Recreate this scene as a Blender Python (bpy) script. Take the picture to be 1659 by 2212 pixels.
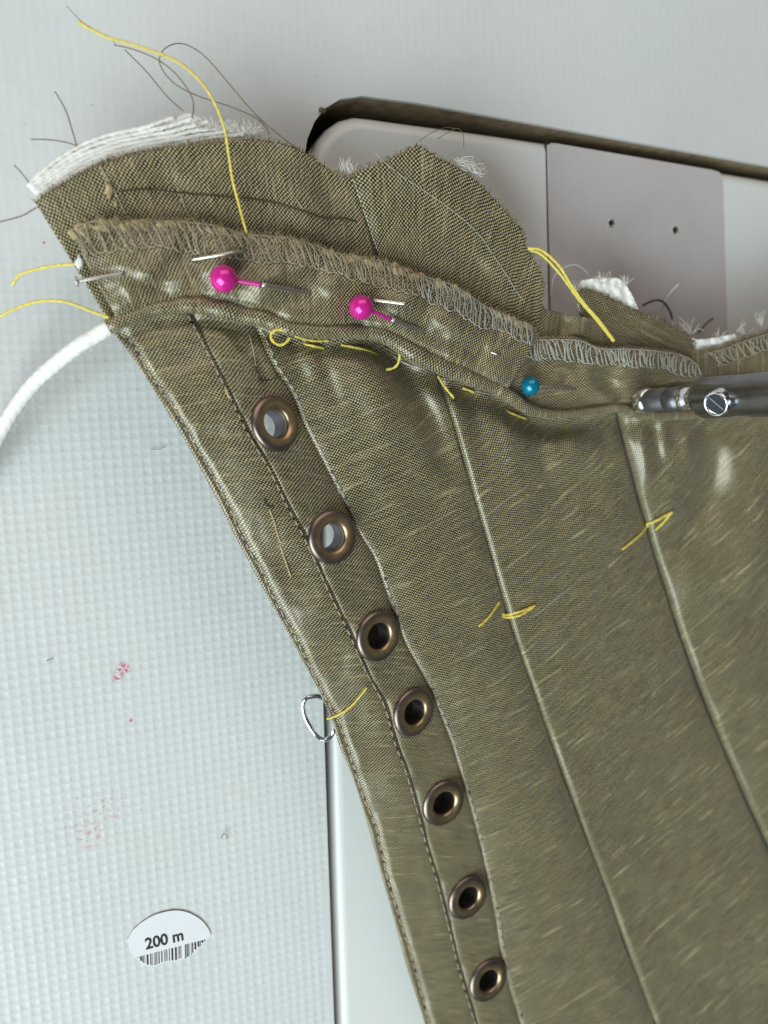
import bpy, bmesh, math, random
import numpy as np
from mathutils import Vector, Matrix, noise as mnoise

random.seed(7); rng = np.random.default_rng(7)
MM = 0.001
for o in list(bpy.data.objects): bpy.data.objects.remove(o)
scene = bpy.context.scene

# ------------------------------------------------------------------ camera
TH = math.radians(22.0); H = 148.0; F = 2750.0; K = 1.4756
PI_ = math.radians(5.2)
AX = np.array([math.sin(TH)*math.cos(PI_), -math.sin(PI_), -math.cos(TH)*math.cos(PI_)])
RIGHT = np.array([math.cos(TH), 0, math.sin(TH)]); UPV = np.cross(RIGHT, AX)
CAM = np.array([-H*math.tan(TH), H*math.tan(PI_), H])
cd = bpy.data.cameras.new('camera'); cam = bpy.data.objects.new('camera', cd)
scene.collection.objects.link(cam); scene.camera = cam
cam.location = Vector(CAM)*MM
cam.rotation_euler = Matrix((RIGHT, UPV, -AX)).transposed().to_euler()
cd.sensor_fit = 'VERTICAL'; cd.sensor_height = 36.0; cd.sensor_width = 27.0
cd.lens = 36.0*F/3264.0
cd.clip_start = 0.002; cd.clip_end = 50.0
cd.dof.use_dof = True; cd.dof.focus_distance = 0.141; cd.dof.aperture_fstop = 15.0

# ------------------------------------------------------------------ world and lamps
w = bpy.data.worlds.new('World'); scene.world = w; w.use_nodes = True
bg = w.node_tree.nodes['Background']
bg.inputs[0].default_value = (0.78, 0.90, 1.0, 1); bg.inputs[1].default_value = 0.11
def area(name, loc, target, sx, sy, watts, col):
    l = bpy.data.lights.new(name, 'AREA'); l.shape = 'RECTANGLE'; l.size = sx; l.size_y = sy
    l.energy = watts; l.color = col
    o = bpy.data.objects.new(name, l); scene.collection.objects.link(o)
    o.location = loc
    o.rotation_euler = (Vector(target)-Vector(loc)).to_track_quat('-Z', 'Y').to_euler()
    return o
area('window_light', (-0.66, -0.60, 0.62), (0, 0, 0), 1.0, 0.8, 18.5, (0.85, 0.985, 1.0))
area('warm_fill', (-0.05, 0.62, 0.52), (0, 0.05, 0), 0.9, 0.5, 2.4, (1.0, 0.84, 0.70))  # added fill, no lamp known here; warms the upper part of the table
vs = scene.view_settings
vs.view_transform = 'Standard'; vs.look = 'None'; vs.exposure = 0.0; vs.gamma = 1.0
vs.use_curve_mapping = False
scene.render.resolution_x = 768; scene.render.resolution_y = 1024

# ------------------------------------------------------------------ geometry helpers (all lengths in mm until a mesh is written)
def P(u, v, z):
    """place on the bench (mm) seen at photo point (u, v) when it stands z mm above the table"""
    u = np.asarray(u, float); v = np.asarray(v, float); z = np.asarray(z, float)
    a = (u-829.5)*K/F; b = -(v-1106.0)*K/F
    r = AX + a[..., None]*RIGHT + b[..., None]*UPV
    t = (z-H)/r[..., 2]
    return CAM + t[..., None]*r
def P1(u, v, z): return P(np.array(u), np.array(v), np.array(z))
def z_on(u, xw, yw):
    """height of the point over bench position (xw, yw) that is seen at photo column u"""
    lo, hi = -20.0, 120.0
    for _ in range(50):
        m = (lo+hi)/2; d = np.array([xw, yw, m])-CAM
        if d@RIGHT/(d@AX)*F/K+829.5 < u: lo = m
        else: hi = m
    return lo

def cr(pts, n):
    """catmull-rom through pts (k,d), resampled to n by chord length"""
    p = np.array(pts, float)
    if len(p) == 2: return p[0] + np.linspace(0, 1, n)[:, None]*(p[1]-p[0])
    q = np.vstack([2*p[0]-p[1], p, 2*p[-1]-p[-2]])
    out = []
    for i in range(1, len(q)-2):
        t = np.linspace(0, 1, 24, endpoint=False)[:, None]
        a, b, c, d = q[i-1], q[i], q[i+1], q[i+2]
        out.append(0.5*((2*b)+(-a+c)*t+(2*a-5*b+4*c-d)*t*t+(-a+3*b-3*c+d)*t**3))
    out.append(q[-2][None]); o = np.vstack(out)
    L = np.concatenate([[0], np.cumsum(np.linalg.norm(np.diff(o[:, :2], axis=0), axis=1))])
    s = np.linspace(0, L[-1], n)
    return np.stack([np.interp(s, L, o[:, k]) for k in range(o.shape[1])], 1)

def link(o, parent=None):
    scene.collection.objects.link(o)
    if parent is not None: o.parent = parent
    return o
def mesh_obj(name, verts, faces, mat, parent=None, uv=None, smooth=True):
    me = bpy.data.meshes.new(name)
    verts = np.asarray(verts, float)*MM
    if isinstance(faces, np.ndarray):
        n, k = faces.shape
        me.vertices.add(len(verts)); me.vertices.foreach_set('co', verts.ravel())
        me.loops.add(n*k); me.loops.foreach_set('vertex_index', faces.ravel().astype(np.int32))
        me.polygons.add(n); me.polygons.foreach_set('loop_start', np.arange(n, dtype=np.int32)*k)
        me.update(calc_edges=True)
    else:
        me.from_pydata([tuple(x) for x in verts], [], faces)
    if uv is not None:
        l = me.uv_layers.new(name='UVMap')
        vi = np.empty(len(me.loops), np.int32); me.loops.foreach_get('vertex_index', vi)
        l.data.foreach_set('uv', np.asarray(uv, float)[vi].ravel())
    if smooth: me.polygons.foreach_set('use_smooth', np.ones(len(me.polygons), bool))
    me.materials.append(mat); me.validate(); me.update()
    o = bpy.data.objects.new(name, me)
    return link(o, parent)
def tag(o, label=None, cat=None, group=None, kind=None):
    if label: o['label'] = label
    if cat: o['category'] = cat
    if group: o['group'] = group
    if kind: o['kind'] = kind
    return o
def empty(name, loc=(0, 0, 0)):
    o = bpy.data.objects.new(name, None); link(o); o.location = (0, 0, 0); o.empty_display_size = 0.01
    return o

def grid_faces(n, m):
    i = np.arange(n-1)[:, None]*m + np.arange(m-1)[None]
    return np.stack([i, i+1, i+m+1, i+m], -1).reshape(-1, 4)

class Tubes:
    """collects tubes (mm) so that several strands can make one mesh"""
    def __init__(s): s.v = []; s.f = []; s.uv = []; s.n = 0
    def add(s, path, r, sides=6, caps=True, rfun=None):
        p = np.asarray(path, float); n = len(p)
        t = np.gradient(p, axis=0); t /= np.maximum(np.linalg.norm(t, axis=1), 1e-9)[:, None]
        up = np.array([0, 0, 1.0]); N = []
        a = np.cross(t[0], up)
        if np.linalg.norm(a) < 1e-3: a = np.array([1.0, 0, 0])
        a /= np.linalg.norm(a)
        for k in range(n):
            a = a - t[k]*np.dot(a, t[k]); a /= max(np.linalg.norm(a), 1e-9); N.append(a)
        N = np.array(N); B = np.cross(t, N)
        rr = np.full(n, r, float) if np.isscalar(r) else np.asarray(r, float)
        L = np.concatenate([[0], np.cumsum(np.linalg.norm(np.diff(p, axis=0), axis=1))])
        ang = np.linspace(0, 2*math.pi, sides, endpoint=False)
        R = rr[:, None]*np.ones((1, sides))
        if rfun is not None: R = R*rfun(L[:, None], ang[None])
        V = p[:, None]+R[..., None]*(np.cos(ang)[None, :, None]*N[:, None]+np.sin(ang)[None, :, None]*B[:, None])
        s.v.append(V.reshape(-1, 3))
        s.uv.append(np.stack([np.broadcast_to(ang*rr.mean(), (n, sides)), np.broadcast_to(L[:, None], (n, sides))], -1).reshape(-1, 2))
        for i in range(n-1):
            for k in range(sides):
                k2 = (k+1) % sides
                s.f.append((s.n+i*sides+k, s.n+i*sides+k2, s.n+(i+1)*sides+k2, s.n+(i+1)*sides+k))
        if caps:
            s.f.append(tuple(s.n+k for k in range(sides))[::-1]); s.f.append(tuple(s.n+(n-1)*sides+k for k in range(sides)))
        s.n += n*sides
    def build(s, name, mat, parent=None):
        return mesh_obj(name, np.vstack(s.v), s.f, mat, parent, np.vstack(s.uv))

def lathe(prof, center, axis, seg=40, mat=None, name='ring', parent=None, closed=False, ref=None):
    """revolve profile [(r, h)] about axis at center (mm)"""
    ax = np.array(axis, float); ax /= np.linalg.norm(ax)
    r0 = np.array([1.0, 0, 0]) if ref is None else np.array(ref, float)
    e1 = r0-ax*np.dot(r0, ax); 
    if np.linalg.norm(e1) < 1e-3: e1 = np.cross(ax, [0, 1.0, 0])
    e1 /= np.linalg.norm(e1); e2 = np.cross(ax, e1)
    a = np.linspace(0, 2*math.pi, seg, endpoint=False)
    pr = np.array(prof, float); n = len(pr)
    V = np.array(center)+pr[:, 0][:, None, None]*(np.cos(a)[None, :, None]*e1+np.sin(a)[None, :, None]*e2)+pr[:, 1][:, None, None]*ax
    f = []
    for i in range(n if closed else n-1):
        j = (i+1) % n
        for k in range(seg):
            k2 = (k+1) % seg
            f.append((i*seg+k, i*seg+k2, j*seg+k2, j*seg+k))
    return mesh_obj(name, V.reshape(-1, 3), f, mat, parent)

def vnoise(p, scale, seed=0.0):
    return mnoise.noise(Vector((p[0]*scale+seed, p[1]*scale-seed*1.7, seed*0.37)))

def seg_dist(u, v, poly):
    """distance (photo px) of points to a polyline and the parameter along it"""
    best = np.full(u.shape, 1e9); par = np.zeros(u.shape); n = len(poly)-1
    for i in range(n):
        ax_, ay = poly[i]; bx, by = poly[i+1]
        dx, dy = bx-ax_, by-ay
        t = np.clip(((u-ax_)*dx+(v-ay)*dy)/(dx*dx+dy*dy), 0, 1)
        d = np.hypot(u-ax_-t*dx, v-ay-t*dy)
        m = d < best; best[m] = d[m]; par[m] = (i+t[m])/n
    return best, par
def folds(u, v, lst):
    z = np.zeros(u.shape)
    for poly, amp, wid in lst:
        d, s = seg_dist(u, v, poly)
        z += amp*np.exp(-(d/wid)**2)*np.sin(np.clip(s*0.94+0.03, 0, 1)*math.pi)**0.5
    return z
def wob(u, v, amp, px, seed):
    out = np.zeros(u.size); uf = u.ravel(); vf = v.ravel()
    for i in range(u.size): out[i] = mnoise.noise(Vector((uf[i]/px, vf[i]/px, seed)))
    return amp*out.reshape(u.shape)

# ------------------------------------------------------------------ materials
def mat_new(name):
    m = bpy.data.materials.new(name); m.use_nodes = True
    return m, m.node_tree, m.node_tree.nodes['Principled BSDF']
def N(nt, t, **kw):
    n = nt.nodes.new(t)
    for k, x in kw.items(): setattr(n, k, x)
    return n
def math_n(nt, op, a, b=None, c=None):
    n = N(nt, 'ShaderNodeMath', operation=op)
    for i, x in enumerate((a, b, c)):
        if x is None: continue
        if isinstance(x, (int, float)): n.inputs[i].default_value = x
        else: nt.links.new(x, n.inputs[i])
    return n.outputs[0]
def mixc(nt, f, a, b):
    n = N(nt, 'ShaderNodeMix', data_type='RGBA')
    if isinstance(f, (int, float)): n.inputs[0].default_value = f
    else: nt.links.new(f, n.inputs[0])
    for i, x in ((6, a), (7, b)):
        if isinstance(x, tuple): n.inputs[i].default_value = (*x, 1)
        else: nt.links.new(x, n.inputs[i])
    return n.outputs[2]
def ramp(nt, f, lo, hi):
    n = N(nt, 'ShaderNodeMapRange'); n.clamp = True
    nt.links.new(f, n.inputs[0]); n.inputs[1].default_value = lo; n.inputs[2].default_value = hi
    return n.outputs[0]
def noise_n(nt, vec, scale, detail=2, rough=0.5):
    n = N(nt, 'ShaderNodeTexNoise'); n.inputs['Scale'].default_value = scale
    n.inputs['Detail'].default_value = detail; n.inputs['Roughness'].default_value = rough
    if vec is not None: nt.links.new(vec, n.inputs['Vector'])
    return n.outputs[0]

def fabric(name, rot=0.0, pitch=0.265, contrast=1.0, slub=1.0, light=(0.52, 0.41, 0.182), dark=(0.005, 0.005, 0.003), rough=0.41):
    """slubby two-tone silk: pale weft floats over a near-black warp; UV is in mm"""
    m, nt, b = mat_new(name)
    uv = N(nt, 'ShaderNodeUVMap').outputs[0]
    mp = N(nt, 'ShaderNodeMapping'); mp.inputs['Rotation'].default_value = (0, 0, math.radians(rot))
    nt.links.new(uv, mp.inputs['Vector']); vec = mp.outputs[0]
    wn = N(nt, 'ShaderNodeTexNoise'); wn.inputs['Scale'].default_value = 0.55; wn.inputs['Detail'].default_value = 3
    nt.links.new(vec, wn.inputs['Vector'])
    off = N(nt, 'ShaderNodeVectorMath', operation='MULTIPLY_ADD')
    nt.links.new(wn.outputs['Color'], off.inputs[0]); off.inputs[1].default_value = (0.5, 0.5, 0); nt.links.new(vec, off.inputs[2])
    sx = N(nt, 'ShaderNodeSeparateXYZ'); nt.links.new(off.outputs[0], sx.inputs[0])
    cu = math_n(nt, 'COSINE', math_n(nt, 'MULTIPLY', sx.outputs[0], math.pi/(pitch*1.2)))
    cv = math_n(nt, 'COSINE', math_n(nt, 'MULTIPLY', sx.outputs[1], math.pi/pitch))
    chk = math_n(nt, 'MULTIPLY', cu, cv)
    # slubs: long thin thick places in the weft
    wv = N(nt, 'ShaderNodeTexNoise'); wv.inputs['Scale'].default_value = 0.12; nt.links.new(vec, wv.inputs['Vector'])
    bent = N(nt, 'ShaderNodeVectorMath', operation='MULTIPLY_ADD'); nt.links.new(wv.outputs['Color'], bent.inputs[0]); bent.inputs[1].default_value = (0, 1.6, 0); nt.links.new(vec, bent.inputs[2])
    def streak(sxx, syy, seed, lo, hi):
        mm = N(nt, 'ShaderNodeMapping'); mm.inputs['Scale'].default_value = (sxx, syy, 1); mm.inputs['Location'].default_value = (seed, seed*0.7, 0)
        nt.links.new(bent.outputs[0], mm.inputs['Vector'])
        return ramp(nt, noise_n(nt, mm.outputs[0], 1.0, 1.2, 0.5), lo, hi)
    s1 = streak(0.06, 1.3, 3.0, 0.58, 0.78); s2 = streak(0.16, 1.9, 11.0, 0.70, 0.84)
    group = ramp(nt, noise_n(nt, vec, 0.2, 3, 0.6), 0.42, 0.62)
    sl = math_n(nt, 'MULTIPLY', math_n(nt, 'MULTIPLY', math_n(nt, 'MAXIMUM', s1, s2), group), slub)
    mv = N(nt, 'ShaderNodeMapping'); mv.inputs['Scale'].default_value = (0.22, 2.4, 1); nt.links.new(off.outputs[0], mv.inputs['Vector'])
    vary = noise_n(nt, mv.outputs[0], 1.0, 4, 0.7)
    thr = math_n(nt, 'ADD', chk, math_n(nt, 'MULTIPLY', math_n(nt, 'SUBTRACT', vary, 0.5), 1.3))
    thr = math_n(nt, 'ADD', thr, math_n(nt, 'MULTIPLY', sl, 0.62))
    fac = ramp(nt, thr, 0.06*contrast, 0.26*contrast)
    hue = noise_n(nt, vec, 0.13, 2, 0.5)
    lc = mixc(nt, ramp(nt, hue, 0.35, 0.65), light, (light[0]*0.86, light[1]*0.92, light[2]*0.98))
    thread = noise_n(nt, vec, 3.3, 1, 0.5)
    lc = mixc(nt, ramp(nt, thread, 0.3, 0.8), lc, (light[0]*1.25, light[1]*1.25, light[2]*1.35))
    col = mixc(nt, fac, dark, lc)
    col = mixc(nt, math_n(nt, 'MULTIPLY', sl, 0.34), col, (0.44, 0.40, 0.29))
    nt.links.new(col, b.inputs['Base Color'])
    b.inputs['Roughness'].default_value = rough; b.inputs['Specular IOR Level'].default_value = 0.6
    b.inputs['Metallic'].default_value = 0.15; b.inputs['IOR'].default_value = 1.85; b.inputs['Sheen Weight'].default_value = 0.2; b.inputs['Sheen Roughness'].default_value = 0.4
    bm = N(nt, 'ShaderNodeBump'); bm.inputs['Strength'].default_value = 0.7; bm.inputs['Distance'].default_value = 0.00012
    nt.links.new(math_n(nt, 'ADD', fac, math_n(nt, 'MULTIPLY', sl, 0.8)), bm.inputs['Height']); nt.links.new(bm.outputs[0], b.inputs['Normal'])
    return m
def simple(name, col, rough=0.5, metal=0.0, spec=0.5, var=0.0, vscale=900, bump=0.0, bscale=3000):
    m, nt, b = mat_new(name)
    b.inputs['Roughness'].default_value = rough; b.inputs['Metallic'].default_value = metal
    b.inputs['Specular IOR Level'].default_value = spec
    co = N(nt, 'ShaderNodeTexCoord').outputs['Object']
    if var:
        f = ramp(nt, noise_n(nt, co, vscale, 4, 0.6), 0.3, 0.7)
        nt.links.new(mixc(nt, f, tuple(c*(1-var) for c in col), tuple(min(1, c*(1+var)) for c in col)), b.inputs['Base Color'])
    else: b.inputs['Base Color'].default_value = (*col, 1)
    if bump:
        bm = N(nt, 'ShaderNodeBump'); bm.inputs['Strength'].default_value = bump; bm.inputs['Distance'].default_value = 0.0001
        nt.links.new(noise_n(nt, co, bscale, 3, 0.6), bm.inputs['Height']); nt.links.new(bm.outputs[0], b.inputs['Normal'])
    return m

M = {}
M['silk'] = fabric('shot_silk')
M['silk_panel'] = fabric('shot_silk_panel', contrast=1.1, slub=1.1)
M['silk_bias'] = fabric('shot_silk_bias', contrast=1.3, slub=1.4)
M['silk_side'] = fabric('shot_silk_side', contrast=1.4, slub=1.3)
M['silk_cut'] = fabric('shot_silk_cut_edge', rot=6, pitch=0.28, slub=0.6)
M['yellow'] = simple('yellow_cotton', (0.70, 0.56, 0.11), 0.75, var=0.2, vscale=2500, bump=0.6, bscale=5000)
M['taupe'] = simple('taupe_thread', (0.36, 0.30, 0.22), 0.6, var=0.25, vscale=2000)
M['grey_thread'] = simple('grey_thread', (0.37, 0.35, 0.30), 0.6, var=0.2, vscale=2000)
M['brown_thread'] = simple('brown_thread', (0.17, 0.125, 0.07), 0.6, var=0.4, vscale=3000)
M['olive_thread'] = simple('olive_thread', (0.05, 0.04, 0.012), 0.55, var=0.3, vscale=3000)
M['black_thread'] = simple('dark_thread', (0.03, 0.027, 0.022), 0.6)
M['white'] = simple('white_cotton', (0.82, 0.80, 0.76), 0.9, spec=0.2, var=0.05, bump=0.5, bscale=5000)
M['fray_white'] = simple('frayed_cotton', (0.66, 0.63, 0.57), 0.9, spec=0.2)
M['cream'] = simple('cream_fray', (0.44, 0.35, 0.19), 0.9, spec=0.2, var=0.3, vscale=1200, bump=0.8, bscale=3000)
M['steel'] = simple('pin_steel', (0.68, 0.63, 0.56), 0.33, 1.0)
M['chrome'] = simple('polished_steel', (0.8, 0.8, 0.82), 0.1, 1.0)
M['bar_steel'] = simple('needle_bar_steel', (0.27, 0.275, 0.30), 0.27, 1.0, var=0.15, vscale=300)
M['clamp_steel'] = simple('dark_clamp_steel', (0.17, 0.165, 0.18), 0.38, 0.8, var=0.2, vscale=400)
M['plate_steel'] = simple('slide_plate_steel', (0.60, 0.56, 0.56), 0.45, 0.15, var=0.04, vscale=120)
M['pink'] = simple('pink_pearl', (0.72, 0.02, 0.30), 0.16, 0.25, 0.7)
M['teal'] = simple('teal_pearl', (0.0, 0.20, 0.30), 0.2, 0.3, 0.7)
M['pink_shaft'] = simple('pink_coated_wire', (0.45, 0.03, 0.22), 0.3, 0.3)
M['enamel'] = simple('machine_enamel', (0.72, 0.73, 0.715), 0.28, spec=0.5, var=0.02, vscale=60)
M['dark'] = simple('dark_recess', (0.012, 0.011, 0.010), 0.8)
M['hardboard'] = simple('brown_hardboard', (0.25, 0.18, 0.105), 0.8, var=0.35, vscale=400)
M['barrel'] = simple('dull_barrel_metal', (0.16, 0.15, 0.17), 0.4, 1.0)
M['dark_face'] = simple('blued_screw_face', (0.06, 0.065, 0.075), 0.3, 0.9)
M['ink'] = simple('black_print', (0.015, 0.015, 0.018), 0.6)
M['paper'] = simple('label_paper', (0.80, 0.80, 0.83), 0.5, var=0.02, vscale=300)

def brass():
    m, nt, b = mat_new('antique_brass')
    co = N(nt, 'ShaderNodeTexCoord').outputs['Object']
    f = ramp(nt, noise_n(nt, co, 500, 5, 0.65), 0.3, 0.75)
    uvn = N(nt, 'ShaderNodeUVMap').outputs[0]
    sx = N(nt, 'ShaderNodeSeparateXYZ'); nt.links.new(uvn, sx.inputs[0])
    worn = math_n(nt, 'MULTIPLY', sx.outputs[0], ramp(nt, f, -0.6, 0.6))
    c = mixc(nt, worn, (0.24, 0.19, 0.175), (0.70, 0.49, 0.235))
    nt.links.new(c, b.inputs['Base Color']); b.inputs['Metallic'].default_value = 1.0
    nt.links.new(math_n(nt, 'MULTIPLY_ADD', f, 0.14, 0.3), b.inputs['Roughness'])
    return m
M['brass'] = brass()

def laminate():
    m, nt, b = mat_new('white_laminate')
    co = N(nt, 'ShaderNodeTexCoord').outputs['Object']
    base = mixc(nt, ramp(nt, noise_n(nt, co, 40, 4, 0.6), 0.3, 0.7), (0.635, 0.65, 0.65), (0.675, 0.685, 0.685))
    # rubbed pink ink: flecks with a shape of their own
    def spot(u, v, r, lo, seed):
        c = P1(u, v, 0)*MM
        d = N(nt, 'ShaderNodeVectorMath', operation='DISTANCE'); nt.links.new(co, d.inputs[0]); d.inputs[1].default_value = tuple(c)
        fall = ramp(nt, d.outputs['Value'], r*MM, r*0.35*MM)
        nz = N(nt, 'ShaderNodeMapping'); nz.inputs['Location'].default_value = (seed, seed, 0); nt.links.new(co, nz.inputs['Vector'])
        n = noise_n(nt, nz.outputs[0], 1300, 3, 0.6)
        return math_n(nt, 'MULTIPLY', ramp(nt, n, lo, lo+0.06), fall)
    tot = None
    for (u, v, r, lo, seed, a) in ((266, 1446, 1.5, 0.50, 1, 0.9), (257, 1462, 1.3, 0.52, 2, 0.85), (272, 1440, 0.7, 0.40, 3, 0.9), (283, 1556, 0.45, 0.3, 4, 0.8),
                                   (190, 1800, 3.8, 0.54, 5, 0.42), (235, 1745, 4.2, 0.56, 6, 0.42), (160, 1765, 3.4, 0.57, 7, 0.3), (95, 524, 0.3, 0.3, 8, 0.9), (95, 577, 0.3, 0.3, 9, 0.9)):
        s = math_n(nt, 'MULTIPLY', spot(u, v, r, lo, seed), a)
        tot = s if tot is None else math_n(nt, 'MAXIMUM', tot, s)
    grime = math_n(nt, 'MULTIPLY', ramp(nt, noise_n(nt, co, 14, 5, 0.7), 0.5, 0.8), 0.28)
    base = mixc(nt, grime, base, (0.60, 0.57, 0.52))
    speck = ramp(nt, noise_n(nt, co, 900, 2, 0.5), 0.75, 0.78)
    base = mixc(nt, math_n(nt, 'MULTIPLY', speck, 0.5), base, (0.4, 0.37, 0.32))
    base = mixc(nt, tot, base, (0.6, 0.05, 0.16))
    nt.links.new(math_n(nt, 'MULTIPLY_ADD', noise_n(nt, co, 60, 4, 0.6), 0.25, 0.3), b.inputs['Roughness'])
    nt.links.new(base, b.inputs['Base Color'])
    return m
M['laminate'] = laminate()

# ------------------------------------------------------------------ the setting: laminate table with a cut-out
# cut-out outline (z = 0), counter-clockwise in plan seen from above is not needed: convex polygon
def w2(u, v, z): return P1(u, v, z)[:2]
cut_px = [(732, 2460), (722, 2212), (709, 1850), (697, 1480), (680, 980), (664, 500), (656, 345), (664, 300), (680, 262), (702, 234), (735, 214), (785, 207), (900, 222), (1180, 272), (1659, 358), (2050, 428)]
cut_w = np.array([w2(u, v, 0) for u, v in cut_px])
cut_poly = np.vstack([cut_w, [[260, cut_w[-1][1]-20], [260, cut_w[0][1]]]])
def inside(px, py, poly):
    r = np.zeros(px.shape, bool); n = len(poly); j = n-1
    for i in range(n):
        xi, yi = poly[i]; xj, yj = poly[j]
        c = ((yi > py) != (yj > py)) & (px < (xj-xi)*(py-yi)/(yj-yi+1e-12)+xi)
        r ^= c; j = i
    return r
PITCH = 1.56; ROT = math.radians(3.0)
x0, x1, y0, y1 = -84, 108, -122, 118
e1 = np.array([math.cos(ROT), math.sin(ROT)]); e2 = np.array([-math.sin(ROT), math.cos(ROT)])
ii, jj = np.meshgrid(np.arange(-75, 90), np.arange(-95, 95), indexing='ij')
cx = (ii.ravel()*PITCH)[:, None]*e1+(jj.ravel()*PITCH)[:, None]*e2
keep = (cx[:, 0] > x0) & (cx[:, 0] < x1) & (cx[:, 1] > y0) & (cx[:, 1] < y1)
cx = cx[keep]; nc = len(cx)
sq = np.array([(-1, -1), (1, -1), (1, 1), (-1, 1)])*0.5*PITCH
depth = rng.uniform(0.026, 0.044, nc); tilt = rng.uniform(-0.012, 0.012, (nc, 4))
depth *= np.clip((62-cx[:, 1])/55, 0.25, 1.0)
jit = rng.uniform(-0.045, 0.045, (nc, 2))
rings = []
for k, (s, dz) in enumerate(((1.0, 0), (0.86, 0), (0.70, -1))):
    sz = s*(1 if k == 0 else 1)*np.ones((nc, 1))
    loc = sq[None]*sz[..., None]+(jit[:, None] if k else 0)
    xy = cx[:, None]+loc[..., 0:1]*e1+loc[..., 1:2]*e2
    z = (dz*depth[:, None]*np.ones((1, 4)) + (tilt if k == 2 else 0))
    rings.append(np.concatenate([xy, z[..., None]], -1))
V = np.stack(rings, 1).reshape(nc*12, 3)
base = (np.arange(nc)*12)[:, None, None]
fl = []
for k in range(2):
    for q in range(4):
        fl.append([k*4+q, k*4+(q+1) % 4, (k+1)*4+(q+1) % 4, (k+1)*4+q])
fl.append([8, 9, 10, 11])
Fc = (base+np.array(fl)[None]).reshape(-1, 4)
# classify cells against the cut-out
cin = inside(cx[:, 0], cx[:, 1], cut_poly)
cor = V.reshape(nc, 12, 3)[:, :4]
corin = np.stack([inside(cor[:, k, 0], cor[:, k, 1], cut_poly) for k in range(4)], 1)
full_out = (~corin).all(1) & ~cin; full_in = corin.all(1) & cin
border = ~(full_out | full_in)
Ff = Fc.reshape(nc, 9, 4)[full_out].reshape(-1, 4)
table = mesh_obj('table_top', V, Ff, M['laminate'], smooth=False)
tag(table, kind='structure')
# flat cut cells along the slot edge
bmx = bmesh.new()
for c in np.where(border)[0]:
    q = [bmx.verts.new((*cor[c, k][:2], 0.0)) for k in range(4)]
    bmx.faces.new(q)
n = len(cut_poly)
for i in range(n):
    a = cut_poly[i]; b_ = cut_poly[(i+1) % n]; d = b_-a; nrm = np.array([d[1], -d[0]])
    g = bmx.verts[:]+bmx.edges[:]+bmx.faces[:]
    bmesh.ops.bisect_plane(bmx, geom=g, dist=1e-5, plane_co=(*a, 0), plane_no=(*nrm, 0))
fc = bmx.faces[:]
cen = np.array([f.calc_center_median()[:2] for f in fc])
ins = inside(cen[:, 0], cen[:, 1], cut_poly)
bmesh.ops.delete(bmx, geom=[f for f, k in zip(fc, ins) if k], context='FACES')
me = bpy.data.meshes.new('edge_strip'); bmesh.ops.scale(bmx, vec=(MM,)*3, verts=bmx.verts); bmx.to_mesh(me); bmx.free()
me.materials.append(M['laminate']); link(bpy.data.objects.new('edge_strip', me), table)
# surrounding plain sheet, walls of the cut-out and the dark well under it
def slab(name, xa, xb, ya, yb, z, mat, parent=None):
    return mesh_obj(name, [(xa, ya, z), (xb, ya, z), (xb, yb, z), (xa, yb, z)], [(0, 1, 2, 3)], mat, parent, smooth=False)
slab('outer_sheet', -400, x0-0.1, -400, 400, -0.02, M['laminate'], table)
slab('outer_sheet', x0-0.1, 400, y1+0.1, 400, -0.02, M['laminate'], table)
slab('outer_sheet', x0-0.1, cut_w[0][0]-2, -400, y0-0.1, -0.02, M['laminate'], table)
slab('outer_sheet', x1-0.6, 400, cut_w[-1][1]+2, y1+0.1, -0.02, M['laminate'], table)
wv = []; wf = []
for i, p in enumerate(cut_w):
    wv += [(*p, -0.003), (*p, -0.9), (*p, -26)]
wl = [(3*i, 3*i+1, 3*i+4, 3*i+3) for i in range(len(cut_w)-1)]
wb = [(3*i+1, 3*i+2, 3*i+5, 3*i+4) for i in range(len(cut_w)-1)]
mesh_obj('laminate_edge', wv, wl, M['laminate'], table, smooth=False)
mesh_obj('cutout_wall', wv, wb, M['hardboard'], table, smooth=False)
slab('well_floor', -120, 300, -320, 160, -27, M['dark'], table)

# ------------------------------------------------------------------ sewing machine: bed, slide plate, needle bar
machine = empty('sewing_machine')
tag(machine, 'white sewing machine bed set in the table with steel slide plate and needle bar', 'sewing machine')
ZB = -0.9
bed_px = [(742, 2460), (729, 2212), (717, 1850), (707, 1480), (690, 980), (676, 500), (671, 360), (678, 322), (694, 292), (718, 266), (745, 251), (778, 246), (850, 256), (1180, 303), (1659, 384), (2050, 452)]
bo = np.array([w2(u, v, ZB) for u, v in bed_px])
bo = cr(bo, 120)
bo = np.vstack([bo, [[258, bo[-1][1]-18], [258, bo[0][1]]]])
def inset(poly, d):
    n = len(poly); out = []
    for i in range(n):
        a, b_, c = poly[i-1], poly[i], poly[(i+1) % n]
        t1 = (b_-a)/np.linalg.norm(b_-a); t2 = (c-b_)/np.linalg.norm(c-b_)
        n1 = np.array([t1[1], -t1[0]]); n2 = np.array([t2[1], -t2[0]])
        m = n1+n2; m /= np.dot(m, n1)+1e-9
        out.append(b_+m*d)
    return np.array(out)
R = 2.6; rings = []
for a in np.linspace(0, math.pi/2, 8):
    rings.append((inset(bo, R*(1-math.cos(a)) if False else R*(1-math.sin(math.pi/2-a))), ZB-R+R*math.sin(a)))
nb = len(bo); V = []; Fx = []
V += [(*p, -30) for p in bo]
for poly, z in rings: V += [(*p, z) for p in poly]
for k in range(len(rings)):
    for i in range(nb):
        j = (i+1) % nb
        Fx.append((k*nb+i, k*nb+j, (k+1)*nb+j, (k+1)*nb+i))
Fx.append(tuple(len(rings)*nb+i for i in range(nb)))
bed = mesh_obj('bed', V, Fx, M['enamel'], machine)
bed.data.polygons[-1].use_smooth = False
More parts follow.
